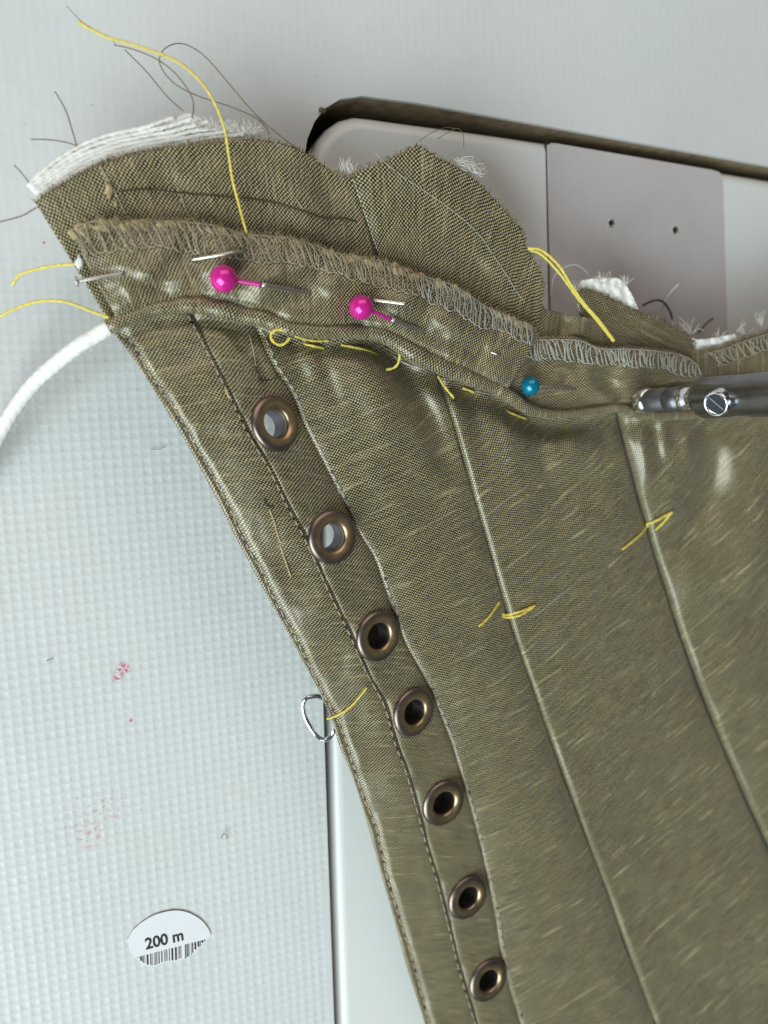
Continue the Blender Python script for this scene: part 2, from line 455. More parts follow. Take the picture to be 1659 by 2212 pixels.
# slide plate, a hair proud of the bed
def plate(name, px, z, thick, mat, parent, bev=0.25):
    p = np.array([w2(u, v, z) for u, v in px])
    c = p.mean(0); V = []; Fx = []; n = len(p)
    for (k, zz) in ((0, z-thick), (0, z-bev), (bev, z)):
        V += [(*(q+(c-q)/np.linalg.norm(c-q)*k), zz) for q in p]
    for k in range(2):
        for i in range(n): Fx.append((k*n+i, k*n+(i+1) % n, (k+1)*n+(i+1) % n, (k+1)*n+i))
    Fx.append(tuple(2*n+i for i in range(n)))
    return mesh_obj(name, V, Fx, mat, parent, smooth=False)
sp = plate('slide_plate', [(1183, 313), (1192, 308), (1205, 309), (1540, 366), (1556, 371), (1562, 382), (1582, 1000), (1196, 1000)], ZB+0.32, 0.6, M['plate_steel'], machine)
plate('plate_gap', [(1178, 306), (1184, 305), (1197, 1000), (1191, 1000)], ZB+0.012, 0.3, M['dark'], machine, 0.005)
for (u, v) in ((1320, 482), (1458, 497)):
    c = P1(u, v, ZB+0.32)
    h = lathe([(0.85, 0.005), (0.8, 0.06), (0.62, 0.07), (0.5, 0.02)], c, (0, 0, 1), 24, M['steel'], 'hole_rim', sp)
    lathe([(0.52, 0.03), (0.001, 0.03)], c, (0, 0, 1), 20, M['dark'], 'hole', sp)

# needle bar: vertical, above the work
zc = 20.0
bc = P1(1371, 866, zc); BX, BY = bc[0]+2.0, bc[1]
def zz(u): return z_on(u, BX-1.5, BY)
AXZ = (0, 0, 1)
nbar = lathe([(0.2, zz(1497)), (2.6, zz(1497)), (3.1, zz(1504)), (3.35, zz(1512)), (3.35, 118), (0.2, 118)], (BX, BY, 0), AXZ, 48, M['bar_steel'], 'needle_bar', machine)
lathe([(0.2, zz(1369)), (1.9, zz(1369)), (2.25, zz(1372)), (2.25, zz(1385)), (2.0, zz(1389)), (0.2, zz(1389))], (BX, BY, 0), AXZ, 36, M['chrome'], 'clamp_foot', nbar)
lathe([(0.2, zz(1389)), (1.95, zz(1389)), (2.0, zz(1392)), (2.0, zz(1424)), (1.7, zz(1426)), (1.7, zz(1430)), (2.0, zz(1432)), (2.0, zz(1457)), (0.2, zz(1458))], (BX, BY, 0), AXZ, 36, M['clamp_steel'], 'clamp', nbar)
lathe([(0.2, zz(1459)), (1.6, zz(1459)), (1.9, zz(1463)), (1.9, zz(1472)), (1.5, zz(1476)), (1.5, zz(1480)), (2.0, zz(1484)), (2.0, zz(1498))], (BX, BY, 0), AXZ, 36, M['chrome'], 'collar', nbar)
# clamp screw facing the sewer
sd = np.array([-0.86, -0.30, 0.30]); sd /= np.linalg.norm(sd)
sz_ = z_on(1553, BX-3.6, BY); sc = np.array([BX-3.4, BY-0.9, sz_])
screw = lathe([(1.45, 0.95), (1.6, 1.35), (1.8, 1.5), (1.95, 1.4), (2.0, 1.15), (2.0, -1.4)], sc, sd, 40, M['chrome'], 'screw', nbar)
lathe([(0.02, 1.0), (1.5, 1.0)], sc, sd, 36, M['dark_face'], 'screw_face', nbar)
e_s = np.cross(sd, [0.3, 0.75, 0.6]); e_s /= np.linalg.norm(e_s); e_t = np.cross(sd, e_s)
sv = [sc+sd*h_+e_s*a*1.35+e_t*b_*0.13 for h_ in (1.0, 1.12) for a, b_ in ((-1, -1), (1, -1), (1, 1), (-1, 1))]
mesh_obj('screw_slot', sv, [(0, 1, 2, 3), (4, 5, 6, 7), (0, 1, 5, 4), (1, 2, 6, 5), (2, 3, 7, 6), (3, 0, 4, 7)], M['bar_steel'], nbar, smooth=False)
t = Tubes(); t.add([(BX, BY, zz(1375)), (BX, BY, 17), (BX, BY, 8), (BX, BY, 2), (BX, BY, 0.2)], [0.45, 0.42, 0.4, 0.3, 0.05], 12)
t.build('needle', M['steel'], nbar)

# ------------------------------------------------------------------ the corset: panels, piping, seam allowances
corset = empty('corset')
tag(corset, 'olive gold slubbed silk corset piece with brass eyelets, piped top edge and raw seam allowances', 'garment')

LE = [(205, 640, 14.5), (246, 719, 15), (274, 755, 15.6), (311, 808, 16.2), (364, 894, 17), (397, 947, 17.2), (438, 1021, 17.2), (474, 1090, 17), (511, 1164, 16.6), (548, 1233, 16), (579, 1291, 15.4), (616, 1357, 14.8), (652, 1424, 14), (684, 1482, 13.2), (715, 1552, 12.3), (733, 1611, 11.5), (759, 1670, 10.7), (777, 1724, 10), (798, 1795, 9), (824, 1890, 7.6), (850, 1982, 6.2), (876, 2080, 4.8), (909, 2184, 3.4), (940, 2290, 2.4)]
S1 = [(375, 600, 16), (417, 682, 16.6), (474, 796, 17.6), (515, 878, 18.4), (544, 939, 18.5), (589, 1013, 18.5), (626, 1090, 18.2), (666, 1164, 17.6), (722, 1288, 16.5), (763, 1372, 15.6), (796, 1449, 14.6), (836, 1523, 13.4), (858, 1600, 12.4), (884, 1670, 11.3), (906, 1747, 10), (928, 1830, 8.8), (948, 1897, 7.8), (974, 1998, 6.2), (997, 2093, 4.8), (1027, 2194, 3.2), (1055, 2290, 2.2)]
S2 = [(500, 620, 16.2), (548, 702, 16.4), (589, 788, 16.2), (626, 845, 15.8), (650, 906, 15.6), (687, 980, 15.5), (740, 1082, 15.2), (767, 1139, 14.9), (809, 1209, 14.4), (836, 1288, 13.8), (877, 1394, 12.7), (913, 1457, 12), (943, 1523, 11), (976, 1611, 9.9), (998, 1685, 8.9), (1016, 1747, 8), (1043, 1857, 6.4), (1066, 1965, 5), (1085, 2076, 3.6), (1118, 2197, 2.2), (1150, 2300, 1.5)]
S3 = [(905, 720, 15.5), (945, 815, 15.5), (972, 890, 15.4), (990, 950, 15.2), (1007, 1012, 15), (1030, 1100, 14.4), (1058, 1195, 13.6), (1084, 1285, 12.8), (1105, 1355, 12), (1129, 1434, 11), (1153, 1503, 10.2), (1190, 1585, 9.2), (1225, 1690, 8), (1260, 1795, 6.8), (1310, 1925, 5.4), (1345, 2035, 4.2), (1390, 2140, 3.2), (1420, 2215, 2.6), (1450, 2300, 2.2)]
S4 = [(1325, 850, 14), (1340, 925, 13.8), (1344, 952, 13.6), (1361, 1022, 13.2), (1392, 1105, 12.6), (1417, 1198, 11.8), (1441, 1282, 11), (1469, 1365, 10.2), (1500, 1458, 9.3), (1534, 1559, 8.4), (1575, 1640, 7.6), (1612, 1720, 7), (1659, 1825, 6.3), (1740, 2000, 5), (1850, 2240, 4)]
RB = [(1850, 790, 15), (1860, 900, 14), (1870, 1200, 12), (1880, 1500, 9.5), (1890, 1800, 7.5), (1900, 2300, 5)]

def smooth_curve(c, deg):
    p = np.array(c, float); return [(float(np.polyval(np.polyfit(p[:, 1], p[:, 0], deg), y)), y, float(np.polyval(np.polyfit(p[:, 1], p[:, 2], 4), y))) for y in p[:, 1]]
S3 = smooth_curve(S3, 5); S4 = smooth_curve(S4, 4)
def prof_pillow(h, w):
    return lambda a, b: h*(1-np.exp(-np.minimum(a, b)/w))
def prof_lap(h, wide, rise=0.0):
    """left edge is a rounded fold rising out of the seam valley"""
    def f(a, b):
        x = np.clip(a/wide, 0, 1)
        return -1.3 + (1.3+h)*np.sqrt(np.clip(1-(1-x)**2.2, 0, 1)) - h*(1-np.exp(-np.maximum(a-wide, 0)/5.0)) + rise*(1-np.exp(-a/7.0)) - 1.3*np.exp(-b/3.0)
    return f

built = {}
ripple = None
def loft(name, A, B, ns, nt, mat, prof=None, fold=(), noise_amp=0.25, noise_px=90, seed=1.0, mid=None, thick=0.35, parent=None, hole=None, bend=None, tfun=None, planar=None):
    a = cr(A, ns); b = cr(B, ns); tt = np.linspace(0, 1, nt)
    if tfun is not None: tt = tfun(tt)
    if mid is None:
        g = a[:, None]*(1-tt)[None, :, None]+b[:, None]*tt[None, :, None]
    else:
        m = cr(mid, ns); q = 2*m-0.5*(a+b); T = tt[None, :, None]
        g = a[:, None]*(1-T)**2+2*q[:, None]*T*(1-T)+b[:, None]*T**2
    u, v, z = g[..., 0], g[..., 1], g[..., 2].copy()
    w0 = P(u, v, z)
    du = np.concatenate([np.zeros((ns, 1)), np.cumsum(np.linalg.norm(np.diff(w0, axis=1), axis=2), 1)], 1)
    if prof is not None: z += prof(du, du[:, -1:]-du)
    if bend is not None: z += bend(tt)[None]
    z += wob(u, v, noise_amp, noise_px, seed) + wob(u, v, noise_amp*0.35, noise_px*0.35, seed+5)
    if fold: z += folds(u, v, fold)
    if ripple is not None: z += ripple(u, v, tt)
    w = P(u, v, z)
    mid_c = w0[:, nt//2]; L = np.concatenate([[0], np.cumsum(np.linalg.norm(np.diff(mid_c, axis=0), axis=1))])
    uv = np.stack([du-du[:, -1:]*0.5, np.broadcast_to(L[:, None], du.shape)], -1)
    if planar is not None:
        c_, s_ = math.cos(math.radians(planar)), math.sin(math.radians(planar))
        dj = np.diff(w, axis=1); l3 = np.linalg.norm(dj, axis=2); l2 = np.linalg.norm(dj[..., :2], axis=2)
        ex = np.concatenate([np.zeros((ns, 1)), np.cumsum(l3-l2, 1)], 1)
        dn = w[:, -1, :2]-w[:, 0, :2]; dn /= np.linalg.norm(dn, axis=1)[:, None]
        fx = w[..., :2]+ex[..., None]*dn[:, None]
        uv = np.stack([fx[..., 0]*c_+fx[..., 1]*s_, -fx[..., 0]*s_+fx[..., 1]*c_], -1)
    fcs = grid_faces(ns, nt)
    nz = np.cross(w[1:, :-1]-w[:-1, :-1], w[:-1, 1:]-w[:-1, :-1])[..., 2].mean()
    if nz > 0: fcs = fcs[:, ::-1].copy()
    if hole is not None:
        cen = w.reshape(-1, 3)[fcs].mean(1); keep = np.ones(len(fcs), bool)
        for c, r in hole(u, v, w): keep &= np.linalg.norm(cen-c, axis=1) > r
        fcs = fcs[keep]
    o = mesh_obj(name, w.reshape(-1, 3), fcs, mat, parent or corset, uv.reshape(-1, 2))
    if thick:
        md = o.modifiers.new('thickness', 'SOLIDIFY'); md.thickness = thick*MM; md.offset = -1
    built[o.name] = (u, v, w)
    return o
def surf(name, u0, v0):
    u, v, w = built[name]; d = (u-u0)**2+(v-v0)**2; i, j = np.unravel_index(d.argmin(), d.shape)
    i = min(max(i, 2), u.shape[0]-3); j = min(max(j, 2), u.shape[1]-3)
    n = np.cross(w[i+2, j]-w[i-2, j], w[i, j+2]-w[i, j-2]); n /= np.linalg.norm(n)
    if n[2] < 0: n = -n
    return w[i, j], n

HOL = [(246, 728), (294, 712), (331, 698), (404, 690), (460, 695), (515, 708), (588, 724), (640, 739), (713, 744), (787, 746), (827, 756), (864, 778), (916, 808), (989, 838), (1067, 864), (1102, 884), (1144, 908), (1191, 917), (1257, 913), (1319, 905), (1388, 920), (1440, 922), (1500, 920), (1600, 915)]
hollow = [(HOL, -1.7, 26)]
EYE = [(591, 916), (714, 1161), (814, 1371), (891, 1537), (955, 1734), (1007, 1934), (1052, 2117)]
eye_c = []
def eye_holes(u, v, w):
    out = []
    for (a, b) in EYE:
        d = (u-a)**2+(v-b)**2; i, j = np.unravel_index(d.argmin(), d.shape); out.append((w[i, j], 2.75))
    return out
wr0 = [([(330, 800), (440, 760)], -0.5, 22), ([(430, 950), (520, 930)], -0.5, 25), ([(520, 1130), (610, 1090)], 0.45, 30), ([(600, 1250), (690, 1210)], -0.6, 24), ([(640, 1330), (740, 1290)], 0.4, 24),
       ([(700, 1440), (780, 1400)], -0.5, 25), ([(760, 1600), (840, 1580)], -0.4, 25), ([(800, 1720), (890, 1680)], 0.4, 30), ([(850, 1900), (940, 1860)], -0.3, 25)]
p0 = loft('panel', LE, S1, 330, 40, M['silk'], prof_pillow(0.75, 1.0), wr0+[(HOL, -0.8, 18)], 0.28, 70, 1.0)
p0['label'] = 'narrow edge channel with topstitched outer fold'
p1 = loft('panel', S1, S2, 330, 44, M['silk'], prof_pillow(0.6, 0.8), [([(500, 770), (560, 740)], -0.5, 16), ([(470, 710), (530, 780)], 0.4, 14), ([(560, 780), (580, 830)], -0.4, 12), (HOL, -1.2, 22)]+[([(a_+62*math.cos(q), b_+72*math.sin(q)) for q in np.linspace(0, 6.283, 15)], -0.3, 13) for a_, b_ in EYE], 0.2, 60, 2.0, hole=eye_holes)
p1['label'] = 'narrow boned channel holding the row of eyelets'
wr2 = [([(690, 735), (705, 800), (730, 880)], -0.5, 16), ([(560, 715), (610, 800), (640, 860)], 0.5, 14), ([(840, 745), (850, 800)], -1.0, 22), ([(780, 745), (830, 830), (850, 900)], 0.5, 22), ([(800, 740), (870, 800), (930, 900), (965, 1000)], -2.6, 30), ([(745, 745), (800, 840), (860, 960)], 0.8, 36), ([(620, 740), (660, 830)], -0.7, 20), ([(600, 720), (640, 790)], 0.5, 14), ([(880, 780), (935, 850), (985, 980)], 0.25, 22),
       ([(900, 1100), (1010, 1060)], -0.4, 30), ([(950, 1400), (1080, 1350)], -0.3, 40)]
p2 = loft('panel', S2, S3, 260, 60, M['silk_panel'], lambda a, b: 0.55*(1-np.exp(-a/0.8))-1.7*np.exp(-b/3.4)+0.7*np.sin(np.pi*np.clip(a/(a+b), 0, 1)), wr2+hollow, 0.7, 170, 3.0, planar=20)
p2['label'] = 'wide panel beside the eyelet row'
lap = prof_lap(0.35, 2.2)
tq = lambda t: t**1.7
wr3 = [([(1000, 830), (1030, 900), (1050, 1000)], -0.8, 20), ([(1090, 870), (1100, 930), (1110, 1020)], 0.7, 20), ([(1150, 910), (1170, 990), (1200, 1060)], -0.8, 26), ([(1230, 905), (1245, 990)], 0.6, 20), ([(1300, 900), (1310, 1000)], -0.6, 18), ([(1090, 890), (1180, 930), (1320, 940)], -1.2, 30), ([(1120, 1000), (1280, 930)], 0.8, 40), ([(1150, 1150), (1290, 1020)], -0.5, 35), ([(1250, 1400), (1420, 1280)], 0.4, 50)]
p3 = loft('panel', S3, S4, 240, 80, M['silk_bias'], lap, wr3+hollow, 1.6, 260, 4.0, tfun=tq, planar=32)
p3['label'] = 'broad panel between the two piped-looking seams'
wr4 = [([(1380, 910), (1395, 990), (1400, 1050)], 0.7, 14), ([(1410, 910), (1425, 1000)], -0.6, 12), ([(1520, 910), (1540, 1000), (1510, 1120)], -0.8, 24), ([(1600, 930), (1590, 1040)], 0.3, 34), ([(1560, 960), (1520, 1080), (1480, 1200)], -2.2, 50), ([(1659, 1050), (1640, 1200), (1600, 1330)], 1.6, 45), ([(1500, 930), (1460, 1060)], 0.8, 40), ([(1480, 940), (1490, 1000)], 0.5, 14), ([(1600, 1400), (1659, 1250)], -0.9, 40), ([(1560, 1480), (1659, 1380)], 0.6, 50), ([(1430, 900), (1440, 990)], 0.5, 12)]
p4 = loft('panel', S4, RB, 200, 80, M['silk_side'], prof_lap(0.3, 2.2, 2.4), wr4+hollow, 1.9, 260, 5.0, tfun=tq, planar=43)
p4['label'] = 'side panel running off under the needle bar'

# stitch lines sunk in the channels
def along(poly, n): return cr(poly, n)
def stitch_line(name, poly, panel, n, duty, r, mat, lift=0.05):
    t = Tubes(); c = along(poly, n+1)
    for i in range(n):
        a = c[i]; b = c[i]+(c[i+1]-c[i])*duty
        pa, _ = surf(panel, a[0], a[1]); pb, _ = surf(panel, b[0], b[1])
        m = (pa+pb)/2+np.array([0, 0, 0.06])
        t.add([pa+[0, 0, lift-0.12], pa*0.75+pb*0.25+[0, 0, lift+0.02], m, pa*0.25+pb*0.75+[0, 0, lift+0.02], pb+[0, 0, lift-0.12]], r, 5)
    o = t.build(name, mat, corset); o['kind'] = 'stuff'; return o
TS = [(262, 719), (291, 747), (327, 812), (380, 886), (421, 960), (462, 1029), (495, 1094), (528, 1164), (568, 1237), (590, 1288), (627, 1354), (667, 1431), (700, 1501), (733, 1560), (763, 1648), (781, 1707), (814, 1791), (834, 1877), (866, 1988), (896, 2086), (922, 2184), (950, 2280)]
# the topstitching pulls a groove into panel 0: rebuild that groove in its vertices
def groove(o, key, poly, amp, wid):
    u, v, w = built[key]; d, s = seg_dist(u, v, poly)
    w[..., 2] -= amp*np.exp(-(d/wid)**2)
    o.data.vertices.foreach_set('co', (w.reshape(-1, 3)*MM).ravel()); o.data.update()
k0, k1, k2, k3, k4 = p0.name, p1.name, p2.name, p3.name, p4.name
groove(p0, k0, TS, 0.5, 7)
# stitches alternate visible thread and dark needle holes
stitch_line('topstitching', TS, k0, 84, 0.7, 0.15, M['taupe'], 0.12)
def holes_line(name, poly, panel, n, rad):
    V = []; Fx = []; c = along(poly, n+1)
    for i in range(n):
        a = c[i]+(c[i+1]-c[i])*0.85
        p, nn = surf(panel, a[0], a[1]); d, _ = surf(panel, c[i+1][0], c[i+1][1]); t_ = d-p; t_ /= max(np.linalg.norm(t_), 1e-6); s_ = np.cross(nn, t_)
        b0 = len(V)
        for k in range(7):
            an = k/7*2*math.pi; V.append(p+nn*0.07+t_*math.cos(an)*rad*1.5+s_*math.sin(an)*rad)
        Fx.append(tuple(range(b0, b0+7)))
    o = mesh_obj(name, V, Fx, M['black_thread'], corset); o['kind'] = 'stuff'
holes_line('needle_holes', TS, k0, 84, 0.33)
S1q = [p[:2] for p in S1]; S2q = [p[:2] for p in S2]
stitch_line('seam_stitching', [(a-3, b) for a, b in S1q], k0, 84, 0.65, 0.12, M['taupe'], 0.1)
holes_line('needle_holes', [(a-3, b) for a, b in S1q], k0, 84, 0.2)
stitch_line('seam_stitching', [(a+3, b) for a, b in S2q], k2, 84, 0.65, 0.13, M['taupe'], 0.1)
holes_line('needle_holes', [(a+3, b) for a, b in S2q], k2, 84, 0.27)

# eyelets
for (a, b) in EYE:
    c, n = surf(k1, a, b)
    n = n+rng.uniform(-0.05, 0.05, 3); n /= np.linalg.norm(n); c = c+n*0.15
    a_ = np.linspace(0, math.pi, 13)
    rin, rout = 2.2, 4.4; rc = (rin+rout)/2; hw = (rout-rin)/2
    prof = [(rout-0.15, -0.15)]+[(rc+hw*math.cos(x), 0.85*math.sin(x)**0.7+0.02) for x in a_]+[(2.19, -0.5), (2.16, -1.6), (2.16, -2.6)]
    o = lathe(prof, c, n, 48, M['brass'], 'eyelet', corset)
    # wear mask: crown of the flange is rubbed bright
    me = o.data; l = me.uv_layers.new(name='UVMap'); seg = 48
    wear = [0.1]+[max(0.05, math.exp(-((math.cos(x)+0.28)/0.55)**2)) for x in a_]+[0.15, 0.08, 0.05]
    vi = np.empty(len(me.loops), np.int32); me.loops.foreach_get('vertex_index', vi)
    uvv = np.zeros((len(vi), 2)); uvv[:, 0] = np.array(wear)[vi//seg]; l.data.foreach_set('uv', uvv.ravel())
    bq = lathe([(2.15, -0.45), (2.13, -2.9)], c, n, 40, M['barrel'], 'barrel', o)

# layer added beneath the panel so the lower eyelet holes look dark
def shift(c, d, dz, k): return [(a_+d, b_, max(z_-dz, -0.3)) for a_, b_, z_ in c[k:]]
un = loft('under_layer', shift(LE, 55, 4.6, 10), shift(S2, 40, 4.6, 8), 80, 16, M['silk'], None, (), 0.1, 90, 13.0, thick=0.3)
un['label'] = 'added layer darkening the lower eyelet holes'

# piping along the neckline: a cord wrapped in bias silk
PB = [(236, 723), (250, 717), (294, 699), (331, 684), (404, 677), (460, 682), (515, 695), (588, 712), (640, 727), (713, 731), (787, 733), (827, 743), (864, 764), (916, 794), (989, 824), (1067, 850), (1102, 870), (1144, 895), (1191, 904), (1257, 900), (1319, 892), (1350, 893), (1388, 906), (1440, 908), (1500, 905), (1560, 900)]
PT = [(228, 690), (237, 686), (287, 666), (338, 651), (404, 641), (460, 645), (515, 656), (574, 672), (621, 694), (713, 704), (787, 703), (842, 714), (879, 738), (934, 765), (989, 788), (1017, 803), (1094, 838), (1144, 874), (1191, 886), (1268, 882), (1326, 872), (1350, 876), (1388, 888), (1440, 890), (1500, 887), (1560, 882)]
zp = np.interp(np.linspace(0, 1, 120), [0, 0.1, 0.3, 0.5, 0.62, 0.75, 0.85, 1], [16.9, 17.8, 18.6, 18.4, 18.0, 17.0, 16.2, 15.6])
a = cr(PB, 120); b = cr(PT, 120); mid_ = (a+b)/2
wa = P(a[:, 0], a[:, 1], zp); wb_ = P(b[:, 0], b[:, 1], zp)
rad = np.linalg.norm(wa-wb_, axis=1)/2; rad = np.convolve(np.pad(rad, 3, 'edge'), np.ones(7)/7, 'valid')
path = P(mid_[:, 0], mid_[:, 1], zp)
path[:, 2] += np.array([0.45*mnoise.noise(Vector((i*0.21, 3, 0))) for i in range(120)])
t = Tubes(); t.add(path, rad*1.02, 20, True, lambda L, an: 1+0.10*np.sin(L*1.1+3*np.sin(L*0.5))*np.cos(an)+0.05*np.sin(L*2.9+an*2))
t.build('piping', M['silk'], corset)

# pinned band: seam allowance turned up over the piping, overlocked along its upper edge
OT = [(150, 500), (176, 481), (221, 474), (294, 477), (368, 476), (404, 478), (460, 484), (526, 502), (621, 511), (680, 528), (732, 546), (768, 551), (842, 567), (916, 596), (971, 611), (1008, 632), (1048, 660), (1084, 675), (1113, 688), (1148, 703), (1164, 724)]
OBt = [(168, 562), (191, 549), (228, 541), (268, 537), (309, 536), (349, 531), (397, 541), (460, 548), (515, 556), (585, 565), (640, 568), (695, 583), (750, 594), (787, 605), (842, 620), (897, 635), (952, 660), (1004, 682), (1026, 699), (1084, 712), (1130, 735), (1158, 752)]
PTz = [tuple(x) for x in np.concatenate([(b*0.84+a*0.16)[2:86:4, :2], (zp+rad*0.70)[2:86:4, None]], 1)]
PTz = [q for q in PTz if q[0] < 1100]
OTz = [(p[0], p[1], z) for p, z in zip(OT, np.interp(np.linspace(0, 1, len(OT)), [0, .1, .5, .9, 1], [16.6, 18.0, 18.8, 18.2, 17.0]))]
wrb = [([q for q in PT[1:17]], -0.5, 8), ([(262, 592), (300, 606), (350, 626), (400, 636)], -0.5, 12), ([(290, 575), (330, 600), (380, 620)], 0.25, 16), ([(420, 550), (440, 600), (430, 650)], -0.6, 34), ([(500, 560), (570, 590), (660, 620)], 0.5, 34),
       ([(610, 640), (700, 645), (770, 665)], -0.5, 28), ([(680, 590), (760, 640)], 0.4, 30), ([(830, 640), (900, 700)], 0.4, 34), ([(860, 640), (960, 690), (1080, 740)], 0.7, 30), ([(760, 690), (860, 680)], -0.6, 18), ([(930, 720), (1060, 770)], -0.7, 22), ([(1150, 720), (1145, 790), (1120, 825)], 0.9, 14)]
def ripple(u, v, tt):
    ph = (u*0.92+v*0.55)/70*2*math.pi*0.5
    ph = ph+wob(u, v, 2.6, 120, 44.0); am = 0.46+wob(u, v, 0.5, 130, 51.0)
    return np.clip(am, 0.05, 0.8)*np.sin(ph)*np.sin(np.pi*np.clip(tt, 0, 1))[None]**0.6
band = loft('band', PTz, OTz, 260, 66, M['silk'], None, wrb, 0.35, 50, 6.0, thick=0.5, bend=lambda t: 1.3*np.sin(np.pi*t)**0.8-0.25*t)
band['label'] = 'pinned seam allowance with overlocked edge'
kb = band.name; ripple = None
# next length of the band, limp and out of focus beside the needle
B2a = [(1100, 846, 16.5), (1144, 880, 16.5), (1191, 892, 16.3), (1268, 888, 16.2), (1326, 878, 16), (1400, 892, 15.4), (1500, 892, 15), (1560, 888, 14.8)]
B2b = [(1120, 735, 16.2), (1164, 728, 16.4), (1202, 726, 16.6), (1249, 728, 16.6), (1295, 747, 16.6), (1365, 748, 16.6), (1443, 756, 16.2), (1481, 768, 15.6), (1510, 792, 15)]
wrb2 = [([(1330, 760), (1310, 820), (1340, 860)], -1.2, 20), ([(1230, 800), (1215, 830)], -0.7, 12), ([(1265, 790), (1280, 850)], 0.7, 18), ([(1380, 800), (1420, 860)], -0.6, 16), ([(1160, 760), (1150, 830)], -0.7, 14)]
band2 = loft('band', B2a, B2b, 120, 40, M['silk_panel'], None, wrb2, 0.4, 50, 7.0, thick=0.5, bend=lambda t: 0.8*np.sin(np.pi*t), planar=10)
band2['label'] = 'limp band end beside the needle'
kb2 = band2.name

# cut seam allowances standing above the band
D1a = [(76, 437, 14.6), (98, 420, 15), (133, 397, 15.5), (174, 373, 16), (215, 354, 16.3), (261, 338, 16.5), (324, 325, 16.8), (404, 312, 17), (494, 303, 17), (542, 301, 17), (598, 308, 16.8), (652, 326, 16.5), (692, 352, 16.2), (724, 371, 16.2), (760, 382, 16.6), (800, 372, 17)]
D1b = [(238, 700, 15.8), (260, 690, 15.9), (300, 670, 16), (340, 655, 16), (390, 648, 16), (440, 650, 16), (490, 655, 16), (540, 670, 16), (590, 680, 16), (640, 690, 16), (690, 690, 16), (740, 690, 16), (790, 690, 16), (830, 690, 16), (850, 690, 15.8), (870, 690, 15.5)]
wrd1 = [([(795, 390), (810, 470), (832, 560)], -1.9, 16), ([(600, 330), (640, 420), (700, 500)], 0.8, 45), ([(330, 340), (380, 420), (430, 500)], -0.5, 35), ([(690, 370), (720, 430)], -0.6, 28)]
d1 = loft('seam_allowance', D1a, D1b, 190, 70, M['silk_cut'], None, wrd1, 0.35, 90, 8.0, thick=0.45)
d1['label'] = 'large raw-edged seam allowance flap'
D2a = [(760, 384, 17), (785, 365, 17.5), (832, 348, 18), (865, 331, 18.2), (899, 314, 18.4), (925, 326, 18.4), (946, 341, 18.3), (980, 357, 18.1), (1013, 378, 17.9), (1040, 402, 17.7), (1067, 429, 17.5), (1101, 466, 17.3), (1128, 499, 17.1), (1139, 540, 16.9), (1162, 573, 16.7), (1176, 620, 16.4)]
D2b = [(835, 600, 16.5), (850, 610, 16.6), (870, 620, 16.6), (890, 630, 16.6), (910, 640, 16.6), (930, 650, 16.6), (950, 660, 16.6), (970, 670, 16.6), (990, 680, 16.5), (1010, 690, 16.4), (1030, 700, 16.3), (1060, 710, 16.2), (1090, 720, 16.1), (1110, 725, 16), (1130, 730, 16), (1160, 735, 16)]
wrd2 = [([(790, 380), (815, 470), (838, 570)], 0.15, 14), ([(880, 340), (1000, 470), (1120, 620)], 0.6, 50), ([(1000, 560), (1080, 640)], -0.7, 30), ([(1100, 520), (1165, 640)], -0.5, 30)]
d2 = loft('seam_allowance', D2a, D2b, 150, 60, M['silk_cut'], None, wrd2, 0.35, 90, 9.0, thick=0.45)
d2['label'] = 'pointed raw-edged seam allowance flap'
D3a = [(1140, 640, 15.6), (1168, 655, 15.4), (1183, 668, 15.3), (1233, 680, 15.2), (1288, 690, 15.2), (1302, 704, 15)]
D3b = [(1120, 740, 15.6), (1160, 760, 15.6), (1200, 770, 15.4), (1240, 770, 15.2), (1290, 775, 15), (1310, 775, 15)]
d3 = loft('seam_allowance', D3a, D3b, 60, 26, M['silk_bias'], None, [([(1215, 680), (1210, 730)], -1.0, 18), ([(1250, 690), (1255, 730)], 0.8, 18)], 0.4, 40, 10.0, thick=0.4)
d3['label'] = 'small crumpled seam allowance'
D4a = [(1244, 634, 14.2), (1265, 623, 14.4), (1311, 640, 14.6), (1365, 667, 14.6), (1443, 698, 14.6), (1489, 724, 14.6), (1497, 745, 14.5)]
D4b = [(1270, 760, 13.6), (1310, 775, 13.8), (1350, 785, 14), (1400, 790, 14), (1450, 795, 14), (1490, 800, 14), (1520, 810, 13.6)]
d4 = loft('seam_allowance', D4a, D4b, 90, 36, M['silk_side'], None, (), 0.4, 60, 11.0, thick=0.4, planar=-20)
d4['label'] = 'raw-edged flap beside the slide plate'
D5a = [(1480, 770, 14.0), (1510, 755, 14.6), (1559, 746, 15.2), (1598, 730, 15.6), (1659, 710, 16.2), (1760, 672, 17), (1860, 640, 17)]
D5b = [(1470, 900, 14.4), (1520, 905, 14.4), (1570, 905, 14.5), (1620, 905, 14.6), (1680, 905, 14.8), (1770, 905, 15), (1870, 905, 15)]
d5 = loft('seam_allowance', D5a, D5b, 90, 40, M['silk_side'], None, [([(1530, 770), (1600, 790)], -0.8, 20)], 0.5, 60, 12.0, thick=0.4)
d5['label'] = 'folded flap behind the needle bar'

